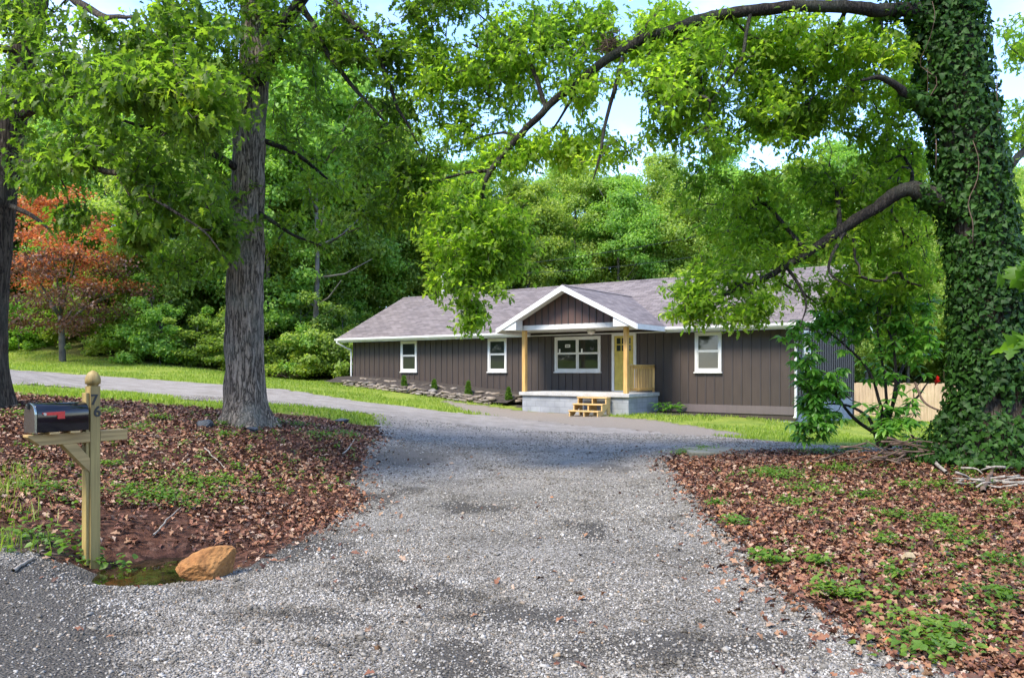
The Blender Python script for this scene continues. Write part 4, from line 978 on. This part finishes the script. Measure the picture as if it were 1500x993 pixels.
clC = [(300,70,13.2,120,80,1.2,170),(270,190,12.6,110,70,1.2,110),(320,300,13.2,70,60,.9,55),(440,160,14.4,60,90,.9,70),(480,280,14.3,70,60,.9,40),(430,345,13.8,60,40,.6,25),(270,380,13.1,60,45,.7,45),(510,50,12.9,80,60,.8,80),(570,50,12.8,80,60,.8,70),(560,210,12.6,60,80,.8,70),
 (610,240,12.4,50,50,.6,50),(560,310,12.9,70,45,.7,70),(560,110,12.5,45,60,.6,28),(650,-10,12.6,90,50,1,120),(430,60,13.4,50,60,.7,50),(385,20,13.6,40,40,.6,45),(180,100,12.6,90,70,1,90),
 (150,-100,12.4,180,80,1.4,110),(520,-180,12.8,150,90,1.4,40),(700,-330,12.3,140,80,1.4,30),(280,-240,11,150,90,1.5,60),(380,-480,14.2,320,150,2,90),(420,-90,13.2,120,50,1,60)]
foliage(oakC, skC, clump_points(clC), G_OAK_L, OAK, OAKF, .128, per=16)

# --- dark tree at the left edge
lb = P(-21, 582, 13.2); lb[2] = h1(lb[0], lb[1])
oakL = empty('maple_tree', lb, 0, 'dark trunked tree at the left edge of the photo with big drooping deep green leaves', 'tree')
tpath = [lb-np.array([0, 0, .2]), P(-15, 450, 13.2), P(-3, 320, 13.2), P(13, 200, 13.2), P(35, 80, 13.2), P(58, -40, 13.2), P(70, -220, 13.2), P(80, -460, 13.2)]
V, F = rough_tube(tpath, [.34, .27, .25, .23, .21, .19, .14, .05], 30, 110, .035, True, (.9, .12), 9); mesh('trunk', V-lb, F, DBARK, oakL, True)
skL = [spline(tpath, 50)[16:]]
LL = lambda pts, r_, **k: skL.append(limb('limb', [P(*q) for q in pts], r_, DBARK, oakL, **k))
for pts, r_ in (([(10,300,13.2),(50,318,12.8),(80,345,12.5)], [.05,.035,.01]), ([(22,240,13.2),(90,235,12),(170,255,10.8),(240,300,10)], [.08,.06,.04,.012]), ([(32,170,13.2),(110,130,11.8),(190,120,10.4),(270,140,9.2)], [.09,.07,.045,.015]),
  ([(44,80,13.2),(-60,60,12.4),(-160,70,11.6)], [.08,.05,.02]), ([(58,-40,13.2),(140,20,11.4),(200,30,10)], [.08,.055,.015]), ([(62,-90,13.2),(180,-130,11.8),(340,-160,10.6)], [.1,.07,.02]), ([(70,-220,13.2),(-40,-320,13),(-160,-360,12.6)], [.09,.06,.02]),
  ([(170,255,10.8),(200,310,10.6),(190,360,10.5)], [.025,.018,.006]), ([(240,300,10),(300,340,10),(330,380,10)], [.02,.014,.005])): LL(pts, r_, sides=8, amp=.01, n=16)
skL = np.concatenate(skL)
clL = [(60,110,11.6,90,90,1.2,110),(180,130,9.8,120,60,.9,130),(150,220,10.8,100,60,.9,95),(60,250,12,60,60,.8,60),(250,290,10.2,80,60,.7,75),(310,350,10.1,36,36,.4,34),(200,350,10.5,36,30,.4,26),(100,320,11.8,36,26,.5,22),(220,40,10.4,130,50,1,110),(20,20,12,60,50,1,60),(300,150,9.6,60,60,.7,60),
 (-150,80,11.8,100,90,1,70),(300,-150,10.8,140,70,1.2,130),(-100,-330,12.8,160,110,1.5,120),(90,-200,12.4,140,110,1.4,130)]
foliage(oakL, skL, clump_points(clL), G_OAK_L, OAK, OAKF, .14, per=15, droop=.6)

# --- near sapling just outside the right border
sbp = np.array([3.75, 4.9, h1(3.75, 4.9)])
sap = empty('maple_sapling', sbp, 0, 'slim young tree at the right edge reaching bright yellow green leaves into view', 'tree')
tpath = [sbp-np.array([0, 0, .1]), sbp+np.array([.03, 0, 1.2]), sbp+np.array([0, .05, 2.4]), sbp+np.array([.1, 0, 3.6])]
V, F = rough_tube(tpath, [.035, .03, .022, .008], 10, 30, .004); mesh('trunk', V-sbp, F, LIMB, sap, True)
sk = [spline(tpath, 24)[6:]]
for a_, b_ in (((1.9), (1515, 385, 4.7)), ((1.5), (1525, 505, 4.8))):
    st_ = sbp+np.array([.02, 0, a_]); sk.append(limb('limb', [st_, (st_+P(*b_))/2+np.array([0, 0, .08]), P(*b_)], [.012, .008, .003], TWIG, sap, 6, .002, 10))
sp_ = clump_points([(1512,392,4.7,26,34,.15,7),(1520,505,4.8,24,26,.15,5),(1640,420,4.8,70,80,.3,20),(1700,200,4.9,90,100,.4,30)])
foliage(sap, np.concatenate(sk), sp_, G_NEAR, MAPLE, MAPLEF, .13, per=8, spread=.1)

# --- rhododendron
qb = P(1296, 660, 12.9); qb[2] = h1(qb[0], qb[1])
rho = empty('rhododendron_bush', qb, 0, 'leggy multi stemmed rhododendron with glossy leaf whorls growing on the crest of the right bank', 'shrub')
sk = []
for pts in ([(1292,655),(1290,600),(1270,540),(1230,500),(1200,480)], [(1300,655),(1304,590),(1330,530),(1350,470),(1365,430)], [(1296,655),(1298,590),(1290,520),(1285,450)], [(1288,655),(1270,610),(1225,590),(1180,600)], [(1304,655),(1312,610),(1345,580),(1360,560)], [(1290,640),(1250,610),(1210,560),(1180,545)], [(1294,655),(1310,560),(1300,480),(1255,430)]):
    j = rng.normal(0, .15); sk.append(limb('stem', [P(a_, b_, 12.9+j*i) for i, (a_, b_) in enumerate(pts)], np.linspace(.036, .009, len(pts)), LIMB, rho, 8, .008, 20))
sk = np.concatenate(sk)
wh = clump_points([(1180,595,12.8,46,50,.4,90),(1205,625,12.7,44,26,.3,34),(1215,540,12.8,56,42,.4,70),(1200,485,12.8,54,34,.4,44),(1300,610,12.7,56,34,.3,60),(1260,460,13,74,44,.5,95),(1340,480,13,54,54,.5,75),(1300,540,12.9,60,40,.4,24),(1345,500,12.9,55,24,.3,20)])
# whorls: eight to eleven leaves round every twig end
def whorls(parent, skel, tips, mat):
    n = len(tips); k = rng.integers(8, 12, n); ii = np.repeat(np.arange(n), k); N_ = len(ii); a = rng.uniform(0, 6.28, N_)
    d = nrm(np.stack([np.cos(a), np.sin(a), rng.normal(-.25, .3, N_)], 1)); up = nrm(np.array([0, 0, 1.])+rng.normal(0, .25, (N_, 3))); s = nrm(np.cross(up, d)); u = np.cross(d, s); loc = np.array(parent.location)
    V, F = instances(OVAL, OVALF, tips[ii]-loc+d*.01, d, s, u, rng.uniform(.11, .19, N_)); mesh('crown', V, F, mat, parent)
    m = len(skel); srt = tips[np.argsort(((tips[:, None]-skel[None])**2).sum(-1).min(1))]; nodes = np.vstack([skel, srt]); b = MB()
    for i in range(n):
        A = nodes[int(np.argmin(((nodes[:m+i]-srt[i])**2).sum(1)))]; mid = (A+srt[i])/2+np.array([0, 0, -.04]); b.tube(np.array([A, mid, srt[i]])-loc, [.01, .008, .006], 4)
    b.build('twigs', TWIG, parent)
whorls(rho, sk, wh, G_RHO)

# --- far trees
def far_tree_mesh(hgt, rad, base, mat, leaf, n, seed, flat=.75, wild=0):
    r2 = np.random.default_rng(seed); nc = int(80+rad*14) if not wild else 60
    c = nrm(r2.normal(0, 1, (nc, 3)))*(r2.uniform(.35, 1, nc)**.5)[:, None]; c[:, 2] = c[:, 2]*.92
    hz = (hgt-base)/2; cc = c*np.array([rad, rad, hz])+np.array([0, 0, base+hz]); cr_ = r2.uniform(.13, .27, nc)*rad
    if wild:
        cc = np.stack([r2.normal(0, rad*.5, nc), r2.normal(0, rad*.5, nc), base+(hgt-base)*r2.uniform(0, 1, nc)**1.3*(.55+.6*r2.uniform(0, 1, nc)**2)], 1); cr_ = r2.uniform(.1, .3, nc)*rad
    taper = 1-.35*np.clip((cc[:, 2]-base)/(hgt-base)-.45, 0, 1)*1.6; cc[:, :2] *= taper[:, None]
    ii = r2.integers(0, nc, n); q = nrm(r2.normal(0, 1, (n, 3))); q[:, 2] = np.abs(q[:, 2])*r2.choice([1, 1, 1, -.6], n); rr = cr_[ii]*np.abs(r2.normal(.8, .32, n))
    pos = cc[ii]+q*rr[:, None]*np.array([1, 1, flat]); out = nrm(q*np.array([1, 1, .8])+nrm(pos-np.array([0, 0, base+hz*.8]))*.6)
    up = nrm(out*.8+np.array([0, 0, .55])+r2.normal(0, .6, (n, 3))); d = nrm(np.cross(up, r2.normal(0, 1, (n, 3)))+np.array([0, 0, -.3])); s = nrm(np.cross(up, d)); u = np.cross(d, s)
    V, F = instances(QUAD, QUADF, pos, d, s, u, r2.uniform(leaf*.6, leaf*1.25, n))
    me = mesh('crown', V, F, mat); return me
def far_trunk(hgt, r_, seed, lean=.3):
    r2 = np.random.default_rng(seed); b = MB(); top = np.array([r2.normal(0, lean), r2.normal(0, lean), hgt*.86])
    pth = spline([(0, 0, -.5), (top[0]*.3+r2.normal(0, .1), top[1]*.3, hgt*.35), top], 10); b.tube(pth, np.linspace(r_, r_*.25, 10), 9)
    for k in range(9):
        i = r2.integers(3, 9); a = r2.uniform(0, 6.28); L = hgt*r2.uniform(.12, .24); e_ = pth[i]+np.array([math.cos(a)*L, math.sin(a)*L, L*r2.uniform(.3, .9)]); m_ = (pth[i]+e_)/2+np.array([0, 0, -.1*L]); b.tube([pth[i], m_, e_], [r_*.35, r_*.25, r_*.08], 6)
    return b.build('trunk', FARBARK, None, True)
def make_tree(name, hgt, rad, base, mat, leaf, n, seed, r_=.2, flat=.75, wild=0):
    t = far_trunk(hgt, r_, seed); c = far_tree_mesh(hgt, rad, base, mat, leaf, n, seed, flat, wild); e = empty(name); t.parent = e; c.parent = e; return e
used = set()
def place(proto, x, y, sc_, rz, label, cat, group, zoff=0, sz=None):
    if proto.name in used:
        e = proto.copy(); COL.objects.link(e)
        for ch in proto.children: c = ch.copy(); COL.objects.link(c); c.parent = e
    else: e = proto; used.add(proto.name)
    e.location = (x, y, h1(x, y)+zoff); e.rotation_euler = (0, 0, rz); e.scale = (sc_, sc_, sz or sc_); tag(e, label, cat, group); return e
protos = [make_tree('forest_tree', 17, 4.4, 1.2, FG[0], .22, 52000, 11), make_tree('forest_tree', 18, 4.6, 1.4, FG[1], .22, 52000, 12), make_tree('forest_tree', 16, 4.2, .9, FG[2], .22, 52000, 13), make_tree('forest_tree', 19, 5.0, 4.2, FG[0], .22, 52000, 14), make_tree('forest_tree', 15, 4.6, 1.4, FG[1], .22, 52000, 15)]
shr = [make_tree('woodland_shrub', 4.4, 2.1, .1, FG[0], .17, 13000, 21, .05, .8, 1), make_tree('woodland_shrub', 3.6, 2.2, .1, FG[2], .16, 13000, 22, .05, .8, 1), make_tree('woodland_shrub', 5.2, 2.0, .2, FG[1], .18, 13000, 23, .05, .8, 1)]
LABW = 'leafy green tree in the dense woods behind the brown house'; LABL = 'leafy green tree in the woods along the lawn left of the house'; LABR = 'leafy green tree beyond the wooden fence right of the house'
# (photo column, distance, proto, scale)
front = [(-120,44,0,.95),(10,47,2,1.0),(150,45,0,.9),(235,42,4,.85),(300,46,1,1.0),(395,44,0,1.0),(455,47,2,1.05),(520,50,0,1.0),(575,53,1,1.0),(640,52,2,.85),(700,55,0,.9),(770,53,2,.82),(840,56,1,.86),(905,54,0,.84),(965,57,1,.9),(1030,54,4,.95),(1100,57,0,.95),(1170,60,1,.95),(1240,64,4,1.0),(1310,70,1,1.05),(1385,72,0,1.0),(1450,66,1,1.0),(1530,60,4,1.0),(1600,56,0,1)]
back = [(-60,58,3,1.0),(80,60,1,1.05),(190,58,0,1.05),(290,62,3,1.1),(380,60,1,1.15),(450,62,3,1.1),(530,66,0,1.0),(610,68,3,.9),(690,70,1,.88),(760,68,0,.86),(830,72,3,.86),(900,70,2,.92),(980,74,1,.95),(1060,72,3,1.0),(1140,78,0,1.05),(1230,82,3,1.1),(1330,86,1,1.1),(1430,84,3,1.1),(1520,78,0,1.1)]
for i, (px, Y, k, s_) in enumerate(front+back):
    lab, grp = (LABL, 'trees of the woods left of the house') if px < 420 else ((LABR, 'trees beyond the fence') if px > 1180 else (LABW, 'trees of the woods behind the house'))
    place(protos[k], (px-CX)/FPX*Y, Y, s_*rng.uniform(.95, 1.05), rng.uniform(0, 6.28), lab, 'tree', grp)
for x_, y_, k, s_ in ((-26,-16,0,1), (-17,-22,1,1.05), (-8,-25,2,1), (1,-24,3,1), (10,-26,4,1.05), (20,-22,0,1), (-34,-6,1,1)):
    place(protos[k], x_, y_, s_, x_, 'leafy green tree across the road behind the viewpoint', 'tree', 'trees across the road')
for x_, y_, k, s_ in ((-22,-13,0,1.4), (-16,-15,1,1.5), (-11,-17,2,1.5), (-6,-16,0,1.4), (-1,-17,1,1.5), (4,-16,2,1.4), (9,-17,0,1.5), (14,-15,1,1.4)):
    place(shr[k], x_, y_, s_, x_, 'leafy bush across the road behind the viewpoint', 'bush', 'bushes across the road')
for x_, y_, k, s_ in ((-46,4,0,1), (-48,12,1,1.05), (-47,19,2,1.05), (-50,26,0,1.1), (-49,33,1,1), (-46,-4,4,1)):
    place(protos[k], x_, y_, s_, x_+y_, 'leafy green tree west of the lawn outside the photo', 'tree', 'trees west of the lawn')
for x_, y_, k, s_ in ((-42,2,0,1.6), (-42,7,1,1.6), (-43,12,2,1.7), (-43,17,0,1.6), (-44,22,1,1.7), (-44,28,2,1.6)):
    place(shr[k], x_, y_, s_, x_+y_, 'leafy bush west of the lawn outside the photo', 'bush', 'bushes west of the lawn')
third = [(-200,66,0,1.1),(0,70,1,1.1),(120,72,3,1.1),(240,76,0,1.1),(340,74,2,1.2),(420,78,4,1.2),(490,80,0,1.1),(560,84,1,1.0),(650,86,4,.9),(740,88,2,.9),(820,90,4,.95),(910,92,1,1),(1000,94,4,1.05),(1090,90,0,1.1),(1160,70,4,.9),(1210,72,0,.9),(1270,58,4,.7),(1330,60,1,.72),(1395,62,4,.75),(1440,56,1,.7),(1490,70,0,1)]
for px, Y, k, s_ in third:
    lab, grp = (LABL, 'trees of the woods left of the house') if px < 420 else ((LABR, 'trees beyond the fence') if px > 1180 else (LABW, 'trees of the woods behind the house'))
    place(protos[k], (px-CX)/FPX*Y, Y, s_, rng.uniform(0, 6.28), lab, 'tree', grp)
sh = [(30,41,0,1.0),(120,42,1,.9),(185,40,2,.85),(235,39,0,1.0),(285,40,1,1.0),(340,41,2,.9),(395,41.5,1,1.1),(432,43,0,1.0),(470,42,2,1.0),(505,43,1,1.1),(540,46,0,1.2),(-40,42,1,1.1),(455,46,1,1.5),(250,44,2,1.5),(150,45,1,1.4),(60,46,0,1.5),(330,47,1,1.6),(400,49,2,1.7),(480,50,0,1.7),(220,49,1,1.7),(100,50,2,1.7),(-60,48,1,1.6),(540,54,1,1.6),(0,52,2,1.8),(300,54,0,1.9),(430,56,1,2),(160,56,0,2)]
for px, Y, k, s_ in sh:
    place(shr[k], (px-CX)/FPX*Y, Y, s_, rng.uniform(0, 6.28), 'leafy green bush in the undergrowth at the edge of the left woods', 'bush', 'bushes at the wood edge', sz=s_*rng.uniform(.65, 1.15))
for px, Y, k, s_ in [(1250,62,0,1.3),(1300,66,1,1.3),(1350,64,2,1.2),(1400,68,0,1.4),(1450,62,2,1.3),(1490,60,1,1.2),(1220,66,2,1.5),(1275,70,2,1.6),(1330,72,0,1.7),(1390,74,1,1.8),(1440,72,0,1.7)]:
    place(shr[k], (px-CX)/FPX*Y, Y, s_, rng.uniform(0, 6.28), 'leafy bush on the slope beyond the wooden fence', 'bush', 'bushes beyond the fence')
# bare trunk seen in the woods
q = P(468, 500, 44); e = empty('forest_tree', (q[0], q[1]-1.6, h1(q[0], q[1])), 0, 'straight grey trunk standing clear among the bushes left of the house', 'tree'); t_ = far_trunk(17, .2, 77, .1); t_.parent = e
c_ = far_tree_mesh(19, 3.6, 9, FG[0], .3, 14000, 78); c_.parent = e
# red japanese maple
q = P(92, 530, 37.5); q[2] = h1(q[0], q[1]); red = empty('japanese_maple_tree', q, 0, 'ornamental maple with orange red and purple leaves on the far left lawn', 'tree')
b = MB(); b.tube(spline([(0, 0, -.2), (-.05, 0, 1.2), (-.1, 0, 2.2)], 8), np.linspace(.16, .12, 8), 10)
for a_ in range(9):
    an = a_*.7; L = rng.uniform(1.8, 3.0); b.tube(spline([(-.07, 0, 1.5+.1*a_), (math.cos(an)*L*.5, math.sin(an)*L*.5, 2.6+.25*a_), (math.cos(an)*L, math.sin(an)*L, 3.1+.35*a_)], 8), np.linspace(.06, .01, 8), 6)
b.build('trunk', FARBARK, red, True)
def layered(name, zs, mat, n, seed, rmax, leaf):
    r2 = np.random.default_rng(seed); nc = 46; zz = r2.uniform(zs[0], zs[1], nc); a = r2.uniform(0, 6.28, nc); f = np.clip((zz-1.6)/6.4, 0, 1); R_ = rmax*np.sin(np.clip(.25+f*.72, 0, 1)*math.pi)**.6
    rad = R_*r2.uniform(.15, 1, nc)**.6; c = np.stack([rad*np.cos(a), rad*np.sin(a), zz], 1); ii = r2.integers(0, nc, n); qn = r2.normal(0, .5, (n, 3))*np.array([.95, .95, .3])
    pos = c[ii]+qn; up = nrm(np.array([0, 0, 1.])+r2.normal(0, .5, (n, 3))); d = nrm(np.cross(up, r2.normal(0, 1, (n, 3)))+np.array([0, 0, -.4])); s = nrm(np.cross(up, d)); u = np.cross(d, s)
    V, F = instances(QUAD, QUADF, pos, d, s, u, r2.uniform(leaf*.6, leaf*1.2, n)); mesh(name, V, F, mat, red)
layered('crown', (3.6, 8.0), G_RED, 6500, 5, 3.3, .17); layered('lower_crown', (1.5, 5.0), G_PUR, 6500, 6, 3.4, .17)

# ------------------------------------------------------------------ fence, mast, wires
fa = P(1240, 608, 39.0); fb = P(1440, 616, 35.5)
fl_ = math.hypot(*(fb-fa)[:2]); fe = empty('wooden_fence', (fa[0], fa[1], 0), math.atan2(fb[1]-fa[1], fb[0]-fa[0]), 'new pale wooden privacy fence across the back lawn right of the house', 'fence')
b = MB(); k = 0
while k*.15 < fl_+3:
    wx = fa[:2]+(fb-fa)[:2]/fl_*(k*.15); zg = -.78; b.box(k*.15, k*.15+.143, 0, .02, zg, zg+1.83+.015*math.sin(k*2.3)); k += 1
b.build('board_panel', FENCEW, fe)
for k in range(5):
    b = MB(); b.box(k*2.4, k*2.4+.09, .065, .155, -1.3, .95); b.build('post', FENCEW, fe)
b = MB(); b.box(0, fl_+3, .021, .06, -.5, -.41); b.box(0, fl_+3, .021, .06, .6, .69); b.build('rail', FENCEW, fe)
q = P(652, 434, 40.5); POLEM = m_simple('weathered_pole', (.42,.4,.37), .7)
e = empty('utility_pole', (q[0], q[1], h1(q[0], q[1])), 0, 'thin pale leaning utility pole rising behind the left half of the roof', 'pole')
hp = q[2]-h1(q[0], q[1])+1.15; b = MB(); b.tube([(.0, 0, -.5), (-.14, 0, hp)], [.1, .075], 10); b.build('shaft', POLEM, e, True)
b = MB(); b.box(-.3, .1, -.03, .03, hp-.25, hp-.19); b.build('crossbar', FARBARK, e)
def wire(a, c, sag, lab):
    t = np.linspace(0, 1, 30)[:, None]; p = a+(c-a)*t; p[:, 2] -= sag*4*(t*(1-t))[:, 0]; m_ = p.mean(0); V, F = tube(p-m_, [.013]*30, 5); o = mesh('power_line', V, F, BLACKD, None, True); o.location = m_; tag(o, lab, 'cable')
top = np.array([q[0]-.14, q[1], q[2]+1.1])
wire(top, P(1150, 352, 44), .5, 'lower overhead cable running right from the pole behind the roof'); wire(top+np.array([0, 0, .12]), P(1150, 318, 45), .35, 'upper overhead cable running right from the pole in front of the woods')
# nest of twigs and leaves on the long limb
q = P(893, 66, 11.75); b = MB()
for k in range(70):
    c = rng.normal(0, .07, 3); d = rng.normal(0, 1, 3); d = d/np.linalg.norm(d)*.14; b.tube([c-d, c+d*.2+rng.normal(0, .02, 3), c+d], [.006, .006, .004], 4)
o = b.build('leaf_nest', ROTWOOD); o.location = q; tag(o, 'dark clump of twigs like a squirrel nest resting on the long upper oak limb', 'nest')
# last red leaf hanging in the bare twigs
q = P(1373, 550, 12.6); d, s, u = np.array([[0, 0, -1.]]), np.array([[1., 0, 0]]), np.array([[0, -1., 0]]); V, F = instances(DRY, DRYF, np.zeros((1, 3)), d, s, u, np.array([.16])); o = mesh('red_leaf', V, F, REDP); o.location = q; tag(o, 'single red leaf hanging among bare twigs left of the ivy trunk', 'leaf')

# ------------------------------------------------------------------ brush, dead branches, weeds
def brush(px, py, w_, n, lab, hgt, mat):
    q = hit(px, py); b = MB()
    for k in range(n):
        c = np.array([rng.normal(0, w_*.4), rng.normal(0, w_*.2), abs(rng.normal(0, hgt*.5))+.02]); a = rng.normal(0, .6)+(math.pi if rng.uniform() < .5 else 0); L = rng.uniform(.3, .9)*w_*.6
        d = np.array([math.cos(a), math.sin(a)*.6, rng.normal(0, .18)])*L; p = [c-d/2, c+rng.normal(0, .06, 3)*L, c+d/2]; p = [np.array([v[0], v[1], max(v[2], .01)]) for v in p]
        b.tube(spline(p, 6), np.linspace(.016, .005, 6)*(1+w_*.2), 5)
    o = b.build('brush_pile', mat, None, True); o.location = q; tag(o, lab, 'brush pile')
brush(1345, 678, 1.1, 60, 'tangle of grey dead twigs piled between the rhododendron and the ivy trunk', .28, ROTWOOD)
brush(1460, 712, .8, 26, 'small heap of bare twigs on the leaves right of the ivy tree foot', .15, DEADWOOD)
brush(478, 550, 3.2, 90, 'heap of cut grey branches under the bushes left of the house', .9, DEADWOOD)
brush(408, 553, 1.6, 50, 'low reddish brown brush heap behind the big oak trunk', .35, ROTWOOD)
def stick(p0, p1, r_, lab, mat=DEADWOOD, lift=.03, cat='branch'):
    a = hit(*p0); c = hit(*p1); n = 9; t = np.linspace(0, 1, n)[:, None]; p = a+(c-a)*t+rng.normal(0, .009*np.linalg.norm(c-a), (n, 3)); p[:, 2] = np.maximum(p[:, 2], H(p[:, 0], p[:, 1]))+lift
    m_ = p.mean(0); V, F = tube(spline(p, 22)-m_, np.linspace(r_, r_*.5, 22), 7); o = mesh('fallen_branch', V, F, mat, None, True); o.location = m_; tag(o, lab, cat)
stick((1352, 656), (1384, 700), .045, 'thick pale broken log lying in the twig tangle on the right bank', DEADWOOD, .08)
stick((1296, 655), (1345, 682), .014, 'thin pale stick slanting down from the rhododendron foot')
stick((1440, 728), (1456, 690), .035, 'dark upright broken stub rising from the leaves near the right edge', ROTWOOD, .06)
stick((18, 842), (50, 822), .018, 'short grey stick lying on the dark gravel left of the mailbox')
stick((60, 818), (122, 822), .012, 'long thin dark twig lying at the mailbox post foot', ROTWOOD)
stick((505, 668), (528, 640), .014, 'pale curved twig near the gravel edge right of the big oak')
stick((300, 660), (330, 690), .01, 'thin pale twig lying on the leaves below the big oak')
stick((205, 642), (300, 648), .02, 'long dark branch lying level left of the big oak stones', ROTWOOD)
stick((340, 722), (400, 726), .008, 'thin grey twig across the red leaves left of the drive')
stick((225, 790), (265, 748), .01, 'pale twig slanting above the puddle')
stick((268, 845), (320, 838), .008, 'small dark twig beside the orange rock', ROTWOOD)
# bare curved twig from the bank to the ivy trunk
p = spline([P(1340, 560, 12.4), P(1355, 590, 12.2), P(1390, 606, 11.9), P(1440, 622, 11.2)], 20); m_ = p.mean(0); V, F = tube(p-m_, np.linspace(.02, .008, 20), 6); o = mesh('bare_branch', V, F, ROTWOOD, None, True); o.location = m_; tag(o, 'bare curved dead branch reaching from the rhododendron to the ivy trunk', 'branch')

wp, wd_, ws_, wu_, wsz = [], [], [], [], []
def weed(px, py, r_, n, size=.05, hgt=.1):
    q = hit(px, py); k = rng.normal(0, r_*.5, (n, 2)); x = q[0]+k[:, 0]; y = q[1]+k[:, 1]; a = rng.uniform(0, 6.28, n)
    wp.append(np.stack([x, y, H(x, y)+rng.uniform(.02, hgt, n)], 1)); d = nrm(np.stack([np.cos(a), np.sin(a), rng.normal(.15, .3, n)], 1)); up = nrm(np.array([0, 0, 1.])+rng.normal(0, .3, (n, 3))); s = nrm(np.cross(up, d))
    wd_.append(d); ws_.append(s); wu_.append(np.cross(d, s)); wsz.append(rng.uniform(size*.6, size*1.3, n))
for px, py, r_, n in [(215,725,.45,170),(290,712,.4,150),(250,735,.4,130),(330,705,.2,50),(165,685,.14,40),(155,605,.25,70),(200,630,.3,70),(120,622,.25,60),(330,640,.15,50),(235,615,.25,60),(40,610,.3,60),(80,600,.4,90),(400,620,.25,60),(470,640,.3,80),(510,640,.3,70),(440,625,.3,60),(345,688,.12,30),(325,625,.15,40),(60,720,.3,80),
   (1010,665,.35,120),(1050,742,.15,50),(1080,770,.18,60),(1125,695,.35,140),(1150,700,.3,120),(1190,720,.35,130),(1230,690,.3,110),(1160,740,.25,80),(1310,760,.2,60),(1380,765,.2,60),(1380,780,.15,40),(1115,820,.14,40),(1130,830,.1,30),(1200,830,.14,35),(1210,875,.14,40),(1250,880,.13,40),(1310,850,.12,30),(1385,930,.16,50),(1380,955,.14,40),(1340,960,.2,50),(1320,670,.3,90),(1250,660,.3,90),(1420,695,.25,70),(1480,745,.25,60),(1470,830,.2,50),(1300,800,.12,30),(1330,715,.2,50),(1410,800,.14,40),(1030,660,.25,80),(1200,665,.4,110),(1370,715,.2,50),(1270,730,.2,60),(1460,880,.16,40)]: weed(px, py, r_, int(n*1.9), .042 if py < 760 else .048)
for px, py, r_, n in [(130,826,.16,50),(150,835,.14,40),(100,815,.18,60),(60,800,.3,90),(30,790,.3,90),(180,838,.14,30),(200,846,.1,22),(110,790,.16,40)]: weed(px, py, r_, n//2, .06, .13)
for k in range(300):
    px, py = rng.uniform(1020, 1500), rng.uniform(680, 985)
    if px > 1000+(py-690)*1.15: weed(px, py, .07, 9, .038)
for k in range(190):
    px, py = rng.uniform(0, 520), rng.uniform(600, 745); weed(px, py, .08, 9, .04)
V, F = instances(BROAD, BROADF, np.concatenate(wp), np.concatenate(wd_), np.concatenate(ws_), np.concatenate(wu_), np.concatenate(wsz))
kind(mesh('weeds', V, F, G_WEED), 'stuff', 'small green weeds sprouting through the leaves on both banks', 'weeds')
def sel_left(x, y):
    px, py = to_px(x, y, H(x, y)); return (px < 150-.0*py) & (px > -150) & (py > 690) & (py < 812) & (rng.uniform(0, 1, len(x)) < np.clip((95-px)/150, 0, .8)) & (fbm(np.stack([x*2.2, y*2.2, 0*x], 1)) > .5)
grass('tall_grass', 30000, 6.3, 9.5, .06, .22, .0045, sel_left, 'tuft of tall green grass at the left edge beside the mailbox')
def sel_strip(x, y):
    px, py = to_px(x, y, H(x, y)); return inpoly(px, py, STRIP) & (fbm(np.stack([x, y, 0*x], 1)) > .45)
grass('verge_grass', 60000, 13, 24, .04, .1, .008, sel_strip, 'patchy low grass between the far gravel and the left leaf bank')
# leafy plant at the corner of the porch
q = W2(S(978, -.5), -.5); pz_ = h1(*q); e = empty('leafy_plant', (q[0], q[1], pz_), 0, 'low pale green leafy plant beside the right side of the porch', 'plant')
n = 90; a = rng.uniform(0, 6.28, n); d = nrm(np.stack([np.cos(a), np.sin(a), rng.uniform(0, .8, n)], 1)); s = nrm(np.cross(np.array([0, 0, 1.]), d)); u = np.cross(d, s); rr = rng.uniform(0, .35, n)
V, F = instances(BROAD*np.array([1, .6, 1]), BROADF, np.stack([np.cos(a)*rr*1.4, np.sin(a)*rr*.7, rng.uniform(.05, .32, n)], 1), d, s, u, rng.uniform(.12, .22, n)); mesh('leaves', V, F, G_RHO, e)
b = MB()
for k in range(14): b.tube([(0, 0, 0), (rng.normal(0, .15), rng.normal(0, .1), .18)], [.008, .005], 4)
b.build('stems', TWIG, e)
bpy.data.objects.remove(sw)
